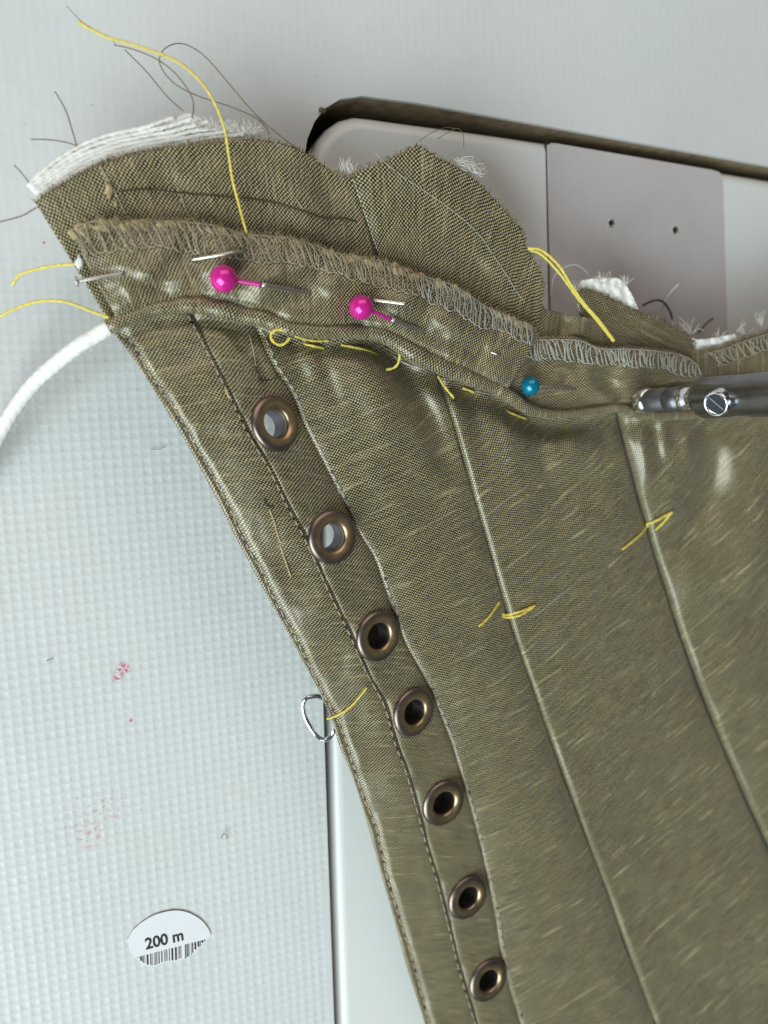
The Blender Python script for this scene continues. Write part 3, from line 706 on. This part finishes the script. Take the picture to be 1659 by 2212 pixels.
# short cream and black fibres along the raw edges
def fray(name, key, pts, count, ln, mat, outw=1.0, rad=0.03, z_up=0.0, seed=0):
    r = random.Random(seed); t = Tubes(); c = cr(pts, count+1)
    W = P(c[:, 0], c[:, 1], c[:, 2])
    for i in range(count):
        d = W[i+1]-W[i]; n = np.array([-d[1], d[0], 0]); n /= max(np.linalg.norm(n), 1e-6); d /= max(np.linalg.norm(d), 1e-6)
        l = ln*r.uniform(0.25, 1.0)**1.3; dr = n*outw+d*r.uniform(-0.8, 0.8)+np.array([0, 0, r.uniform(-0.4, 0.5)])
        p0_ = W[i]-n*outw*0.25+np.array([0, 0, z_up+r.uniform(-0.3, 0.15)])
        t.add([p0_, p0_+dr*l*0.5, p0_+dr*l+d*r.uniform(-0.4, 0.4)*l], [rad, rad, rad*0.5], 3, False)
    o = t.build(name, mat, corset); o['kind'] = 'stuff'; return o
for key, pts, nn in ((d1.name, D1a, 330), (d2.name, D2a, 230), (d4.name, D4a, 110)):
    fray('frayed_edge', key, pts, nn, 1.0, M['black_thread'], 1.0, 0.045, 0.0, nn)
    fray('frayed_edge', key, pts, nn, 1.1, M['cream'], 1.0, 0.05, 0.05, nn+1)
fray('frayed_edge', kb, OTz, 420, 0.9, M['cream'], 1.0, 0.06, 0.2, 77)

# overlock stitches: V loops over the band edge, joined by a looped chain along the lower side
def on_band(key, u, v, up): 
    p, n = surf(key, u, v); return p+n*up
oc = cr(OT, 400); ob = cr(OBt, 400)
pos = 0.0; sl = []
while pos < 0.985:
    sl.append(pos); pos += np.interp(pos, [0, 0.12, 0.35, 0.6, 0.8, 1], [0.0225, 0.021, 0.0185, 0.016, 0.0125, 0.011])*random.uniform(0.85, 1.15)
for k in range(len(sl)-1):
    i0 = int(sl[k]*399); i1 = int(sl[k+1]*399)
    jx = random.uniform(-7, 7); jy = random.uniform(-7, 6)
    T0 = oc[i0]+[0, 2]; B0 = ob[min(i0+2, 399)]+[jx, jy]; T1 = oc[i1]+[random.uniform(-4, 4), random.uniform(0, 5)]; B1 = ob[min(i1+2, 399)]
    t = Tubes()
    pth = lambda pts: [on_band(kb, *(np.array(a)+(0, 0)), h) for a, h in pts]
    def strand(pts, r):
        w_ = np.array(pth(pts)); t.add(cr(w_, 14), r, 5)
    mp = (T0+B0)/2
    strand([(T0+(-2, -5), -0.25), (T0, 0.35), (mp+(-4, 0), 0.28), (B0, 0.22), ((B0+B1)/2+(0, 5), 0.2), (B1+(2, 1), 0.2)], 0.1)
    strand([(T0+(3, -4), -0.2), (T0+(3, 1), 0.42), ((T0+T1)/2*0.5+B1*0.5+(random.uniform(-3, 3), 0), 0.34), (B1+(0, 2), 0.26)], 0.09)
    strand([(T0+(0, 0), 0.3), ((T0+T1)/2+(0, -5), 0.34), (T1+(1, 1), 0.3)], 0.09)
    strand([(oc[i0]+(random.uniform(-6, 6), random.uniform(-6, 4)), 0.1), (T1*0.6+B0*0.4+(random.uniform(-8, 8), random.uniform(-6, 6)), 0.4), (B0+(random.uniform(-10, 10), random.uniform(-6, 3)), 0.2)], 0.07)
    t.build('stitch', M['taupe'] if sl[k] < 0.72 else M['grey_thread'], band)
def overlock2(key, parent, top, bot, n, mat):
    a = cr(top, n+1); b = cr(bot, n+1)
    for k in range(n):
        t = Tubes()
        j = np.array([random.uniform(-7, 7), random.uniform(-8, 7)])
        for pts, r in (([(a[k]+(0, -4), -0.2), (a[k], 0.3), ((a[k]+b[k])/2+(-3, 0)+j, 0.3), (b[k]+j, 0.22), ((b[k]+b[k+1])/2+(0, 4), 0.2), (b[k+1], 0.2)], 0.13),
                       ([(a[k]+(2, 0), 0.35), ((a[k]+b[k+1])/2+j, 0.34), (b[k+1]+j, 0.25)], 0.12), ([(a[k], 0.3), ((a[k]+a[k+1])/2+(0, -4), 0.3), (a[k+1], 0.3)], 0.12)):
            t.add(cr(np.array([on_band(key, *q, h) for q, h in pts]), 10), r, 5)
        t.build('stitch', mat, parent)
overlock2(kb2, band2, [(1136, 728), (1164, 730), (1202, 730), (1249, 733), (1295, 750), (1365, 751), (1443, 760), (1481, 771), (1506, 792)], [(1142, 768), (1166, 771), (1249, 778), (1295, 783), (1365, 787), (1435, 794), (1481, 812), (1504, 806)], 36, M['grey_thread'])
overlock2(d5.name, d5, [(1530, 762), (1559, 752), (1598, 738), (1659, 718), (1700, 703)], [(1545, 790), (1570, 782), (1610, 768), (1659, 750), (1700, 738)], 12, M['taupe'])
# cream clumps of frayed weft caught under the overlocking
rr = random.Random(5)
for k in range(70):
    s = rr.random(); i = int(s*395)
    u_, v_ = oc[i]*(1-0.22)+ob[i]*0.22*1.0; v_ += rr.uniform(-6, 5)
    p, n = surf(kb, u_, v_)
    bm_ = bmesh.new(); bmesh.ops.create_icosphere(bm_, subdivisions=2, radius=1.0)
    sx, sy, sz = rr.uniform(0.5, 1.2), rr.uniform(0.4, 0.8), rr.uniform(0.12, 0.28); an = rr.uniform(-0.6, 0.6)-0.25; sd_ = rr.random()*50
    for vtx in bm_.verts:
        q = vtx.co.copy(); f_ = 1+0.55*mnoise.noise(q*2.2+Vector((sd_, 0, 0)))
        x, y, z_ = q.x*sx*f_, q.y*sy*f_, q.z*sz
        vtx.co = Vector(((p[0]+x*math.cos(an)-y*math.sin(an))*MM, (p[1]+x*math.sin(an)+y*math.cos(an))*MM, (p[2]+z_+0.06)*MM))
    me = bpy.data.meshes.new('fray_tuft'); bm_.to_mesh(me); bm_.free(); me.materials.append(M['cream'])
    me.polygons.foreach_set('use_smooth', np.ones(len(me.polygons), bool))
    link(bpy.data.objects.new('fray_tuft', me), band)

# white frayed interlining behind the upper edge
IO = [(60, 404), (90, 373), (135, 337), (180, 312), (225, 295), (270, 284), (315, 274), (360, 259), (409, 242)]
II = [(92, 424), (133, 401), (174, 377), (215, 358), (261, 342), (324, 330), (404, 316), (470, 308), (556, 300)]
inter = None
a = cr([(*p, 0) for p in IO], 60)[:, :2]; b = cr([(*p, 0) for p in II], 60)[:, :2]
ib = loft('interlining', [(*p_, 13.2+2.0*k_/8) for k_, p_ in enumerate(IO)], [(p_[0]+4, p_[1]+14, 13.7+2.0*k_/8) for k_, p_ in enumerate(II)], 80, 14, M['white'], None, (), 0.25, 30, 20.0, thick=0.25)
ib['label'] = 'white frayed interlining strip'
NY = 7
for k in range(NY):
    f_ = k/(NY-1); q = a*(1-f_)+b*f_
    zz_ = 13.4+2.2*np.linspace(0, 1, 60)+0.6*f_+0.35*np.array([mnoise.noise(Vector((i*0.12, k*3.1, 1))) for i in range(60)])
    q = q+np.stack([np.zeros(60), np.array([2.2*mnoise.noise(Vector((i*0.15, k*2.3, 7))) for i in range(60)])], 1)
    n_end = 60-rr.randint(0, 5)
    w_ = P(q[:n_end, 0], q[:n_end, 1], zz_[:n_end])
    t = Tubes(); t.add(w_, 0.31, 9, True, lambda L, an: 1+0.22*np.sin(L*4.5+an*1.0+k)+0.10*np.sin(L*9+an*2))
    o = t.build('yarn', M['white'], ib)
    tz = Tubes(); 
    for h_ in range(70):
        i = rr.randint(1, n_end-2); d = Vector((rr.gauss(0, 1), rr.gauss(0, 1), rr.gauss(0, 0.7))).normalized(); l = rr.uniform(0.4, 1.1); p_ = w_[i]
        tz.add([p_, p_+np.array(d)*l*0.6, p_+np.array(d)*l+np.array([rr.uniform(-.3, .3), rr.uniform(-.3, .3), 0])], 0.022, 3, False)
    fz = tz.build('fuzz', M['white'], ib); fz['kind'] = 'stuff'
# loose white ends right of the interlining and by the other flaps
def wisps(name, pts, count, ln, parent, mat=None, rad=0.05, a0=0.2, a1=2.6):
    t = Tubes()
    for _ in range(count):
        u_, v_, z_ = pts[rr.randrange(len(pts))]
        p_ = P1(u_+rr.uniform(-10, 10), v_+rr.uniform(-6, 6), z_); ang = rr.uniform(a0, a1); l = ln*rr.uniform(0.4, 1)
        d = np.array([math.cos(ang), math.sin(ang), rr.uniform(-0.3, 0.5)]); s_ = np.array([-d[1], d[0], 0])*rr.uniform(-0.6, 0.6)
        t.add(cr([p_, p_+d*l*0.5+s_*l*0.4, p_+d*l+s_*l*rr.uniform(-0.3, 0.6)], 8), rad, 4)
    o = t.build(name, mat or M['fray_white'], parent); o['kind'] = 'stuff'; return o
wisps('loose_fibres', [(430, 275, 16), (460, 280, 16), (500, 280, 16.4), (530, 285, 16.5), (545, 285, 16.5)], 120, 1.9, corset, None, 0.045)
wisps('loose_fibres', [(745, 365, 16.5), (760, 370, 16.5)], 40, 1.8, corset, None, 0.035, 0.9, 2.2)
wisps('loose_fibres', [(985, 345, 17.6), (1005, 355, 17.4), (1020, 368, 17.2)], 60, 2.6, corset, None, 0.045, -0.9, 0.5)
def strip(name, a_, b_, n, r, parent):
    for k in range(n):
        f_ = k/(n-1); q = [(x[0]*(1-f_)+y[0]*f_, x[1]*(1-f_)+y[1]*f_+rr.uniform(-2, 2), x[2]*(1-f_)+y[2]*f_) for x, y in zip(a_, b_)]
        c = cr(q, 24); t = Tubes(); t.add(P(c[:, 0], c[:, 1], c[:, 2]), r, 7, True, lambda L, an: 1+0.2*np.sin(L*4+an+k)); t.build(name, M['white'], parent)
for A_, B_, sd_ in (([(1248, 622, 13.9), (1262, 606, 14.2), (1300, 600, 14.4), (1345, 603, 14.6), (1368, 640, 14.4)], [(1252, 640, 13.6), (1270, 634, 13.8), (1305, 645, 13.9), (1350, 664, 14), (1385, 682, 14)], 31.0),
                   ([(1478, 712, 14.2), (1496, 728, 14.4), (1515, 736, 14.6), (1545, 732, 14.8), (1590, 718, 15)], [(1482, 730, 13.9), (1500, 750, 13.9), (1520, 760, 14), (1550, 757, 14.2), (1600, 740, 14.4)], 37.0)):
    c = [(a_+random.uniform(-4, 4), b_+random.uniform(-4, 4), z_) for a_, b_, z_ in A_]
    q = loft('interlining', c, B_, 50, 14, M['white'], None, (), 0.55, 14, sd_, thick=0.2)
    q['label'] = 'scrap of frayed white interlining'
wisps('loose_fibres', [(1245, 630, 14), (1300, 610, 14.3), (1350, 615, 14.2)], 90, 2.0, corset, None, 0.04)
wisps('loose_fibres', [(1490, 720, 14.4), (1550, 735, 14.6), (1600, 720, 15), (1640, 705, 15)], 40, 3.4, corset, None, 0.05)

# the white piping cord hanging out of the left end
cp = cr([(246, 702, 16.4), (234, 708, 16.2), (220, 716, 15.7), (203, 727, 14.9), (180, 740, 14.2), (150, 762, 12.6), (120, 786, 10.8), (90, 812, 9.0), (62, 842, 7.4), (38, 874, 6.0), (18, 905, 5.0), (0, 938, 4.0), (-22, 980, 3.2), (-60, 1040, 2.4), (-120, 1110, 1.6)], 260)
t = Tubes(); t.add(P(cp[:, 0], cp[:, 1], cp[:, 2]), 1.08, 22, True, lambda L, an: 1+0.045*np.abs(np.sin(an*2.0+L*2.0))+0.045*np.abs(np.sin(an*2.0-L*2.0))-0.03)
cord = t.build('piping_cord', M['white'], corset); cord['label'] = 'white braided cotton cord end curling over the table'
W_ = P(cp[:, 0], cp[:, 1], cp[:, 2]); tz = Tubes()
for _ in range(220):
    i = rr.randint(1, 255); an = rr.uniform(0, 6.28); d = np.array([math.cos(an), math.sin(an), rr.uniform(0, 0.8)]); l = rr.uniform(1.2, 1.6)
    tz.add([W_[i]+d*0.9, W_[i]+d*l+np.array([rr.uniform(-.2, .2), rr.uniform(-.2, .2), 0])], 0.018, 3, False)
fz = tz.build('fuzz', M['white'], cord); fz['kind'] = 'stuff'

# ------------------------------------------------------------------ threads sewn into the corset
def thread(name, pts, r, mat, parent, n=60, twist=True, label=None):
    c = cr(pts, n); W = P(c[:, 0], c[:, 1], c[:, 2]); t = Tubes()
    t.add(W, r, 8 if twist else 5, True, (lambda L, an: 1+0.16*np.sin(an*2+L*math.pi/(r*3.2))) if twist else None)
    o = t.build(name, mat, parent)
    if label: o['label'] = label
    return o
Yr = 0.215
def yl(pts, label=None, r=Yr, n=70): return thread('basting_thread', pts, r, M['yellow'], corset, n, True, label)
yl([(169, 47, 22), (193, 61, 22.5), (234, 81, 23), (279, 94, 23.5), (324, 108, 24), (369, 126, 24), (404, 148, 24), (440, 184, 23.5), (467, 229, 22.5), (485, 279, 21.2), (494, 333, 20), (503, 391, 19), (517, 445, 19), (529, 490, 19.6), (534, 503, 18.8)], 'long yellow basting tail arching above the raw edge', 0.2, 160)
yl([(27, 615, 8), (44, 593, 10), (74, 583, 12), (110, 575, 14), (150, 571, 16), (175, 570, 16.6)], 'short yellow tail left of the pinned band')
yl([(-14, 692, 6), (0, 684, 7), (37, 665, 9), (85, 651, 12), (129, 650, 14.5), (165, 659, 16), (199, 673, 17), (236, 686, 17.6)], 'curved yellow tail beside the cord')
def zsurf(key, pts, up): return [(u_, v_, surf(key, u_, v_)[0][2]+up) for u_, v_ in pts]
yl([(710, 735, 17.2), (680, 736, 17.9), (647, 729, 18.6), (621, 716, 19.2), (599, 712, 19.2), (586, 721, 18.8), (588, 735, 18.4), (603, 745, 18.2), (618, 740, 18.4), (626, 729, 18.6)], 'small yellow loop at the piping')
for q, up in (([(655, 743), (677, 747), (699, 752)], .25), ([(737, 745), (775, 752), (800, 759), (816, 768)], .35), ([(946, 812), (960, 834), (981, 860)], 1.3), ([(1000, 838), (1024, 847)], 0.9), ([(1094, 888), (1114, 896), (1136, 904)], .35)):
    key = k2 if q[0][0] < 950 else k3
    zs = zsurf(key, q, up); zs[0] = (zs[0][0], zs[0][1], zs[0][2]-0.4); zs[-1] = (zs[-1][0], zs[-1][1], zs[-1][2]-0.4)
    yl(zs, None, Yr, 30)
yl([(861, 755, 17.4), (863, 776, 17.2), (853, 793, 16.6), (834, 799, 16)], 'yellow hook of thread in the fold', Yr, 30)
yl([(1140, 537, 17.4), (1163, 538, 18), (1183, 550, 18.2), (1210, 577, 18.4), (1234, 616, 18.6), (1264, 658, 18.6), (1295, 693, 18.6), (1327, 736, 17.4)], 'yellow double tail over the slide plate', 0.24, 80)
yl([(1146, 540, 17.2), (1165, 547, 17.6), (1187, 566, 17.8), (1218, 602, 18), (1249, 645, 18), (1288, 690, 18), (1325, 737, 17.2)], None, 0.24, 80)
yl(zsurf(k2, [(1034, 1353), (1045, 1344), (1060, 1328), (1072, 1311), (1079, 1300)], 0.35), None, 0.2, 30)
for dv in (-4, 4):
    yl(zsurf(k3, [(1084, 1329+dv*0.6), (1096, 1331+dv*0.7), (1120, 1326+dv), (1140, 1317+dv*0.6), (1156, 1308)], 0.35), None, 0.22, 30)
yl(zsurf(k3, [(1344, 1187), (1368, 1168), (1385, 1153)], 0.35)+zsurf(k4, [(1397, 1138), (1399, 1130)], 0.4), None, 0.24, 40)
yl(zsurf(k4, [(1397, 1132), (1415, 1126), (1435, 1115), (1453, 1106)], 0.4), None, 0.26, 30)
yl(zsurf(k4, [(1452, 1106), (1435, 1126), (1416, 1145)], 0.4), None, 0.26, 30)
yl(zsurf(k0, [(706, 1553)], -0.2)+zsurf(k0, [(722, 1548), (745, 1536), (765, 1519), (782, 1499), (793, 1485)], 0.3), None, 0.2, 40)
BR = 0.085
def br(pts, label=None, r=BR, mat='brown_thread', n=70): return thread('loose_thread', pts, r, M[mat], corset, n, True, label)
br([(640, 320, 16), (629, 312, 16), (557, 252, 15), (494, 180, 13.5), (449, 128, 13), (413, 101, 13), (382, 94, 13), (355, 106, 13), (344, 130, 12.6), (355, 157, 12.4), (382, 184, 12.6), (427, 207, 13), (494, 229, 14), (548, 252, 15), (572, 272, 15.4), (582, 290, 15.6)], 'fine brown thread looping above the raw edge', BR, 'brown_thread', 160)
br([(247, 97, 10), (292, 108, 11), (342, 130, 12), (382, 162, 13), (413, 207, 14), (418, 238, 15), (412, 256, 15.4)])
br([(270, 108, 10), (315, 153, 11.5), (360, 207, 13), (396, 240, 15)])
br([(144, 13, 8), (180, 49, 9), (234, 80, 10), (250, 95, 10)], None, 0.05)
br([(119, 198, 12), (130, 216, 12.4), (144, 243, 13), (154, 275, 14), (165, 312, 14.6)], None, 0.09)
br([(67, 301, 11), (90, 301, 12), (117, 303, 13), (145, 308, 14), (166, 315, 14.6)], None, 0.09)
br([(31, 357, 11), (47, 374, 12.4), (63, 395, 13.6)], None, 0.08)
br([(-8, 480, 11), (0, 479, 11.4), (45, 467, 13), (66, 456, 14), (84, 445, 14.8)], None, 0.1)
br([(945, 300, 12), (985, 278, 12), (1000, 290, 12.4), (1002, 320, 14)], None, 0.05)
br([(905, 305, 17), (930, 288, 14), (960, 276, 12), (985, 278, 12)], None, 0.05)
def z1(pts, up=0.2): return zsurf(d1.name, pts, up)
thread('tacking_thread', z1([(258, 414), (315, 409), (404, 418), (494, 425), (584, 436), (652, 456), (697, 470), (746, 473), (798, 486)], 0.25), 0.12, M['olive_thread'], corset, 120)
tk = cr([(811, 330), (832, 351), (865, 378), (906, 405), (960, 442), (1007, 479), (1040, 513), (1067, 553), (1094, 594), (1114, 627), (1135, 654)], 31)
for k in range(0, 30, 2):
    thread('tacking_stitch', zsurf(d2.name, [tk[k], (tk[k]+tk[k+1])/2, tk[k+1]+(tk[k+1]-tk[k])*0.75], 0.12), 0.075, M['grey_thread'], corset, 14)
for q in ([(215, 356), (232, 385), (250, 418), (268, 455), (290, 497)], [(378, 398), (392, 425), (385, 455)], [(392, 425), (402, 455), (416, 480)], [(640, 430), (655, 452)]):
    thread('loose_thread', z1(q, 0.15), 0.1, M['taupe'], corset, 40)
for key_, q, r_, m_ in ((k1, [(545, 770), (552, 795), (562, 818)], 0.1, 'black_thread'), (k1, [(558, 820), (580, 821), (606, 813)], 0.1, 'black_thread'), (k0, [(572, 1080), (578, 1092), (590, 1094)], 0.13, 'black_thread'),
                      (k0, [(582, 1100), (592, 1125), (598, 1150), (606, 1172)], 0.12, 'cream'), (k0, [(606, 1180), (616, 1210), (628, 1245)], 0.14, 'cream'), (k1, [(540, 725), (548, 760), (552, 790)], 0.1, 'cream'), (k0, [(488, 842), (496, 860)], 0.22, 'cream')):
    thread('thread_pull', zsurf(key_, q, 0.08), r_, M[m_], corset, 24)
# little cut notch of cream lining at the band's left end
for (u_, v_, s_) in ((236, 412, 1.0), (172, 566, 0.85), (250, 440, 0.5)):
    c = P1(u_, v_, surf(d1.name, u_, v_)[0][2]+0.25 if u_ > 200 else 17.0)
    bm_ = bmesh.new(); bmesh.ops.create_icosphere(bm_, subdivisions=3, radius=1.0)
    for vtx in bm_.verts:
        q = vtx.co.copy(); f_ = 1+0.6*mnoise.noise(q*1.9+Vector((u_, 0, 0)))
        vtx.co = Vector(((c[0]+q.x*0.55*f_*s_)*MM, (c[1]+q.y*1.1*f_*s_)*MM, (c[2]+q.z*0.3*f_)*MM))
    me = bpy.data.meshes.new('lining_tuft'); bm_.to_mesh(me); bm_.free(); me.materials.append(M['cream'] if u_ > 200 else M['white'])
    me.polygons.foreach_set('use_smooth', np.ones(len(me.polygons), bool)); link(bpy.data.objects.new('lining_tuft', me), corset)

# ------------------------------------------------------------------ pins
def pin(name, label, head, hz, hr, hmat, segs, group='pearl-headed pins', coat=None):
    e = empty(name); tag(e, label, 'pin', group)
    c = P1(head[0], head[1], hz)
    prof = [(hr*math.sin(x)+1e-4, -hr*math.cos(x)) for x in np.linspace(0, math.pi, 25)]
    lathe(prof, c, (0, 0, 1), 40, hmat, 'head', e)
    for pts, r, m in segs:
        t = Tubes(); c2 = cr(pts, 12); t.add(P(c2[:, 0], c2[:, 1], c2[:, 2]), r, 12); t.build('shaft', m, e)
    return e
zb = lambda u_, v_: surf(kb, u_, v_)[0][2]
PR = 0.31
pin('pin', 'pink pearl-headed pin nearest the left end of the band', (483, 602), zb(483, 602)+1.9, 1.98, M['pink'],
    [([(505, 605, zb(505, 605)+1.7), (565, 615, zb(565, 615)+1.2)], PR+0.06, M['pink_shaft']), ([(565, 615, zb(565, 615)+1.2), (640, 628, zb(640, 628)+0.6), (672, 633, zb(670, 633)-0.3)], PR, M['steel']),
     ([(803, 648, zb(803, 648)-0.2), (830, 651, zb(830, 651)+0.35), (878, 657, zb(878, 657)+0.7)], PR, M['steel'])])
pin('pin', 'pink pearl-headed pin in the middle of the band', (780, 664), zb(780, 664)+1.9, 1.9, M['pink'],
    [([(800, 671, zb(800, 671)+1.6), (845, 690, zb(845, 690)+1.1)], PR+0.05, M['pink_shaft']), ([(845, 690, zb(845, 690)+1.1), (895, 709, zb(895, 709)+0.5), (920, 719, zb(920, 719)-0.3)], PR, M['steel']),
     ([(1060, 761, zb(1060, 761)-0.1), (1072, 765, zb(1072, 765)+0.25), (1083, 770, zb(1083, 770)+0.3)], 0.15, M['steel'])])
pin('pin', 'teal pearl-headed pin beside the needle', (1146, 834), surf(kb2, 1146, 834)[0][2]+1.7, 1.65, M['teal'],
    [([(1162, 836, surf(kb2, 1162, 836)[0][2]+1.4), (1200, 838, surf(kb2, 1200, 838)[0][2]+0.8), (1247, 841, surf(kb2, 1247, 841)[0][2]-0.2)], 0.22, M['steel'])])
e = empty('pin'); tag(e, 'plain steel pin with small flat head sticking out of the left edge', 'pin')
hp = P1(165, 608, 18.4); d_ = P1(265, 590, 18.6)-hp
lathe([(0.02, -0.15), (0.75, -0.12), (0.82, 0.0), (0.7, 0.16), (0.02, 0.2)], hp, d_, 24, M['steel'], 'head', e)
for pts in ([(166, 608, 18.4), (210, 600, zb(215, 600)+0.9), (268, 590, zb(268, 590)+0.1)], [(412, 561, zb(412, 561)-0.1), (450, 555, zb(450, 555)+0.5), (500, 547, zb(500, 547)+0.8), (526, 543, zb(526, 543)+0.3)]):
    t = Tubes(); c2 = cr(pts, 14); t.add(P(c2[:, 0], c2[:, 1], c2[:, 2]), 0.29, 12); t.build('shaft', M['steel'], e)

# ------------------------------------------------------------------ small things on the table
ring = cr([(720, 1575, 9.2), (719, 1583, 9.0), (711, 1594, 8.8), (702, 1598, 8.6), (691, 1595, 8.4), (680, 1585, 8.4), (668, 1567, 8.5), (659, 1549, 8.7), (654, 1529, 9), (655, 1517, 9.2), (661, 1509, 9.4), (671, 1505, 9.6), (690, 1505, 9.8), (715, 1520, 9.8), (726, 1545, 9.6), (724, 1565, 9.3)], 120)
Wr = P(ring[:, 0], ring[:, 1], ring[:, 2]); Wr = np.vstack([Wr, Wr[:1]])
t = Tubes(); t.add(Wr, 0.42, 14)
tag(t.build('wire_ring', M['chrome'], None), 'shiny silver wire ring poking out from under the corset edge', 'ring')

LB = [(275, 2029), (286, 2010), (306, 1992), (329, 1978), (352, 1970), (378, 1966), (401, 1969), (420, 1977), (438, 1990), (451, 2007), (455, 2018), (450, 2029), (433, 2044), (420, 2058), (407, 2070), (384, 2075), (352, 2080), (335, 2088), (316, 2087), (293, 2070), (280, 2052)]
lw = np.array([P1(u_, v_, 0.1) for u_, v_ in LB]); n = len(lw)
Vl = [(*p[:2], 0.02) for p in lw]+[(*p[:2], 0.12) for p in lw]
lab = mesh_obj('paper_label', Vl, [tuple(range(n, 2*n))[::-1]]+[(i, (i+1) % n, n+(i+1) % n, n+i) for i in range(n)], M['paper'], smooth=False)
tag(lab, 'torn oval paper label on the table printed 200 m above a barcode', 'label')
t = Tubes(); rim = cr([(*q, 0.12) for q in LB[:11]], 60); t.add(P(rim[:, 0], rim[:, 1], rim[:, 2]), np.interp(np.linspace(0, 1, 60), [0, .5, 1], [0.03, 0.08, 0.03]), 5); t.build('curled_rim', M['brown_thread'], lab)
fc_ = bpy.data.curves.new('lettering', 'FONT'); fc_.body = '200 m'; fc_.size = 1.0; fc_.offset = 0.03
fo = bpy.data.objects.new('lettering_source', fc_); scene.collection.objects.link(fo)
bpy.context.view_layer.update()
me = bpy.data.meshes.new_from_object(fo.evaluated_get(bpy.context.evaluated_depsgraph_get())); bpy.data.objects.remove(fo)
xs = np.array([v_.co[:] for v_ in me.vertices]); xs[:, 0] -= xs[:, 0].min(); xs[:, :2] /= xs[:, 0].max()
o0 = P1(315, 2051, 0.14); o1 = P1(397, 2030, 0.14); ex = o1-o0; eu = P1(312, 2027, 0.14)-o0
hcap = xs[:, 1].max()
for v_, q in zip(me.vertices, xs): v_.co = Vector((o0+ex*q[0]+eu*(q[1]/hcap))*MM)
for p_ in me.polygons: p_.use_smooth = False
me.materials.clear(); me.materials.append(M['ink']); link(bpy.data.objects.new('lettering', me), lab)
# barcode bars, cut off by the torn lower edge
lbp = np.array(LB, float); u_ = 294.0; rb = random.Random(3)
while u_ < 450:
    wd = rb.choice([1.2, 1.2, 2.0, 2.6, 4.2]); top = 2068-(u_-294)*0.262; bot = None
    for yy in np.arange(top+1, 2092, 0.5):
        if not inside(np.array([u_]), np.array([yy]), lbp)[0] or not inside(np.array([u_+wd]), np.array([yy]), lbp)[0]: break
        bot = yy
    if bot is not None and bot-top > 3 and not (383 < u_ < 398 and rb.random() < 0.6):
        bot = min(bot-0.5, top+36)-rb.uniform(0, 2.5)
        q = [(u_, top), (u_+wd, top-0.3), (u_+wd+0.6, bot), (u_+0.6, bot)]
        mesh_obj('barcode_bar', [P1(a_, b_, 0.135) for a_, b_ in q], [(0, 1, 2, 3)], M['ink'], lab, smooth=False)
    u_ += wd+rb.choice([1.2, 1.6, 2.4, 3.4])

def snip(label, pts, r, mat, name='thread_snip'):
    o = thread(name, pts, r, M[mat], None, 24, False); tag(o, label, 'thread'); return o
snip('tiny forked dark lint snip lying above the paper label', [(478, 1812, 0.3), (480, 1805, 0.5), (485, 1800, 0.6), (490, 1806, 0.5), (491, 1813, 0.3)], 0.07, 'brown_thread', 'lint')
snip('short green fibre left of the pink ink marks', [(100, 1428, 0.2), (108, 1425, 0.3), (116, 1422, 0.2)], 0.05, 'olive_thread')
snip('fine reddish hair left of the second eyelet', [(325, 970, 0.2), (340, 971, 0.3), (352, 967, 0.3), (358, 965, 0.2)], 0.04, 'brown_thread')
snip('curved dark thread scrap on the slide plate', [(1387, 660, 1.0), (1405, 652, 2.0), (1420, 648, 2.4), (1435, 655, 2.0), (1448, 675, 1.2), (1452, 690, 1.0)], 0.22, 'black_thread')
snip('short straight dark thread scrap by the right flap', [(1508, 720, 1.0), (1525, 700, 1.6), (1540, 688, 1.4)], 0.18, 'black_thread')
snip('white thread end standing on the slide plate', [(1430, 668, 1.0), (1440, 645, 2.5), (1452, 628, 3.4), (1466, 614, 4)], 0.22, 'white')
snip('white curl of thread beside the yellow tail', [(1190, 640, 8), (1196, 600, 8.6), (1215, 580, 9), (1240, 572, 9), (1262, 582, 9), (1276, 600, 9)], 0.09, 'white')
snip('dark fleck at the slot corner', [(690, 236, 0.3), (695, 238, 0.5), (701, 240, 0.3)], 0.4, 'brown_thread', 'lint')
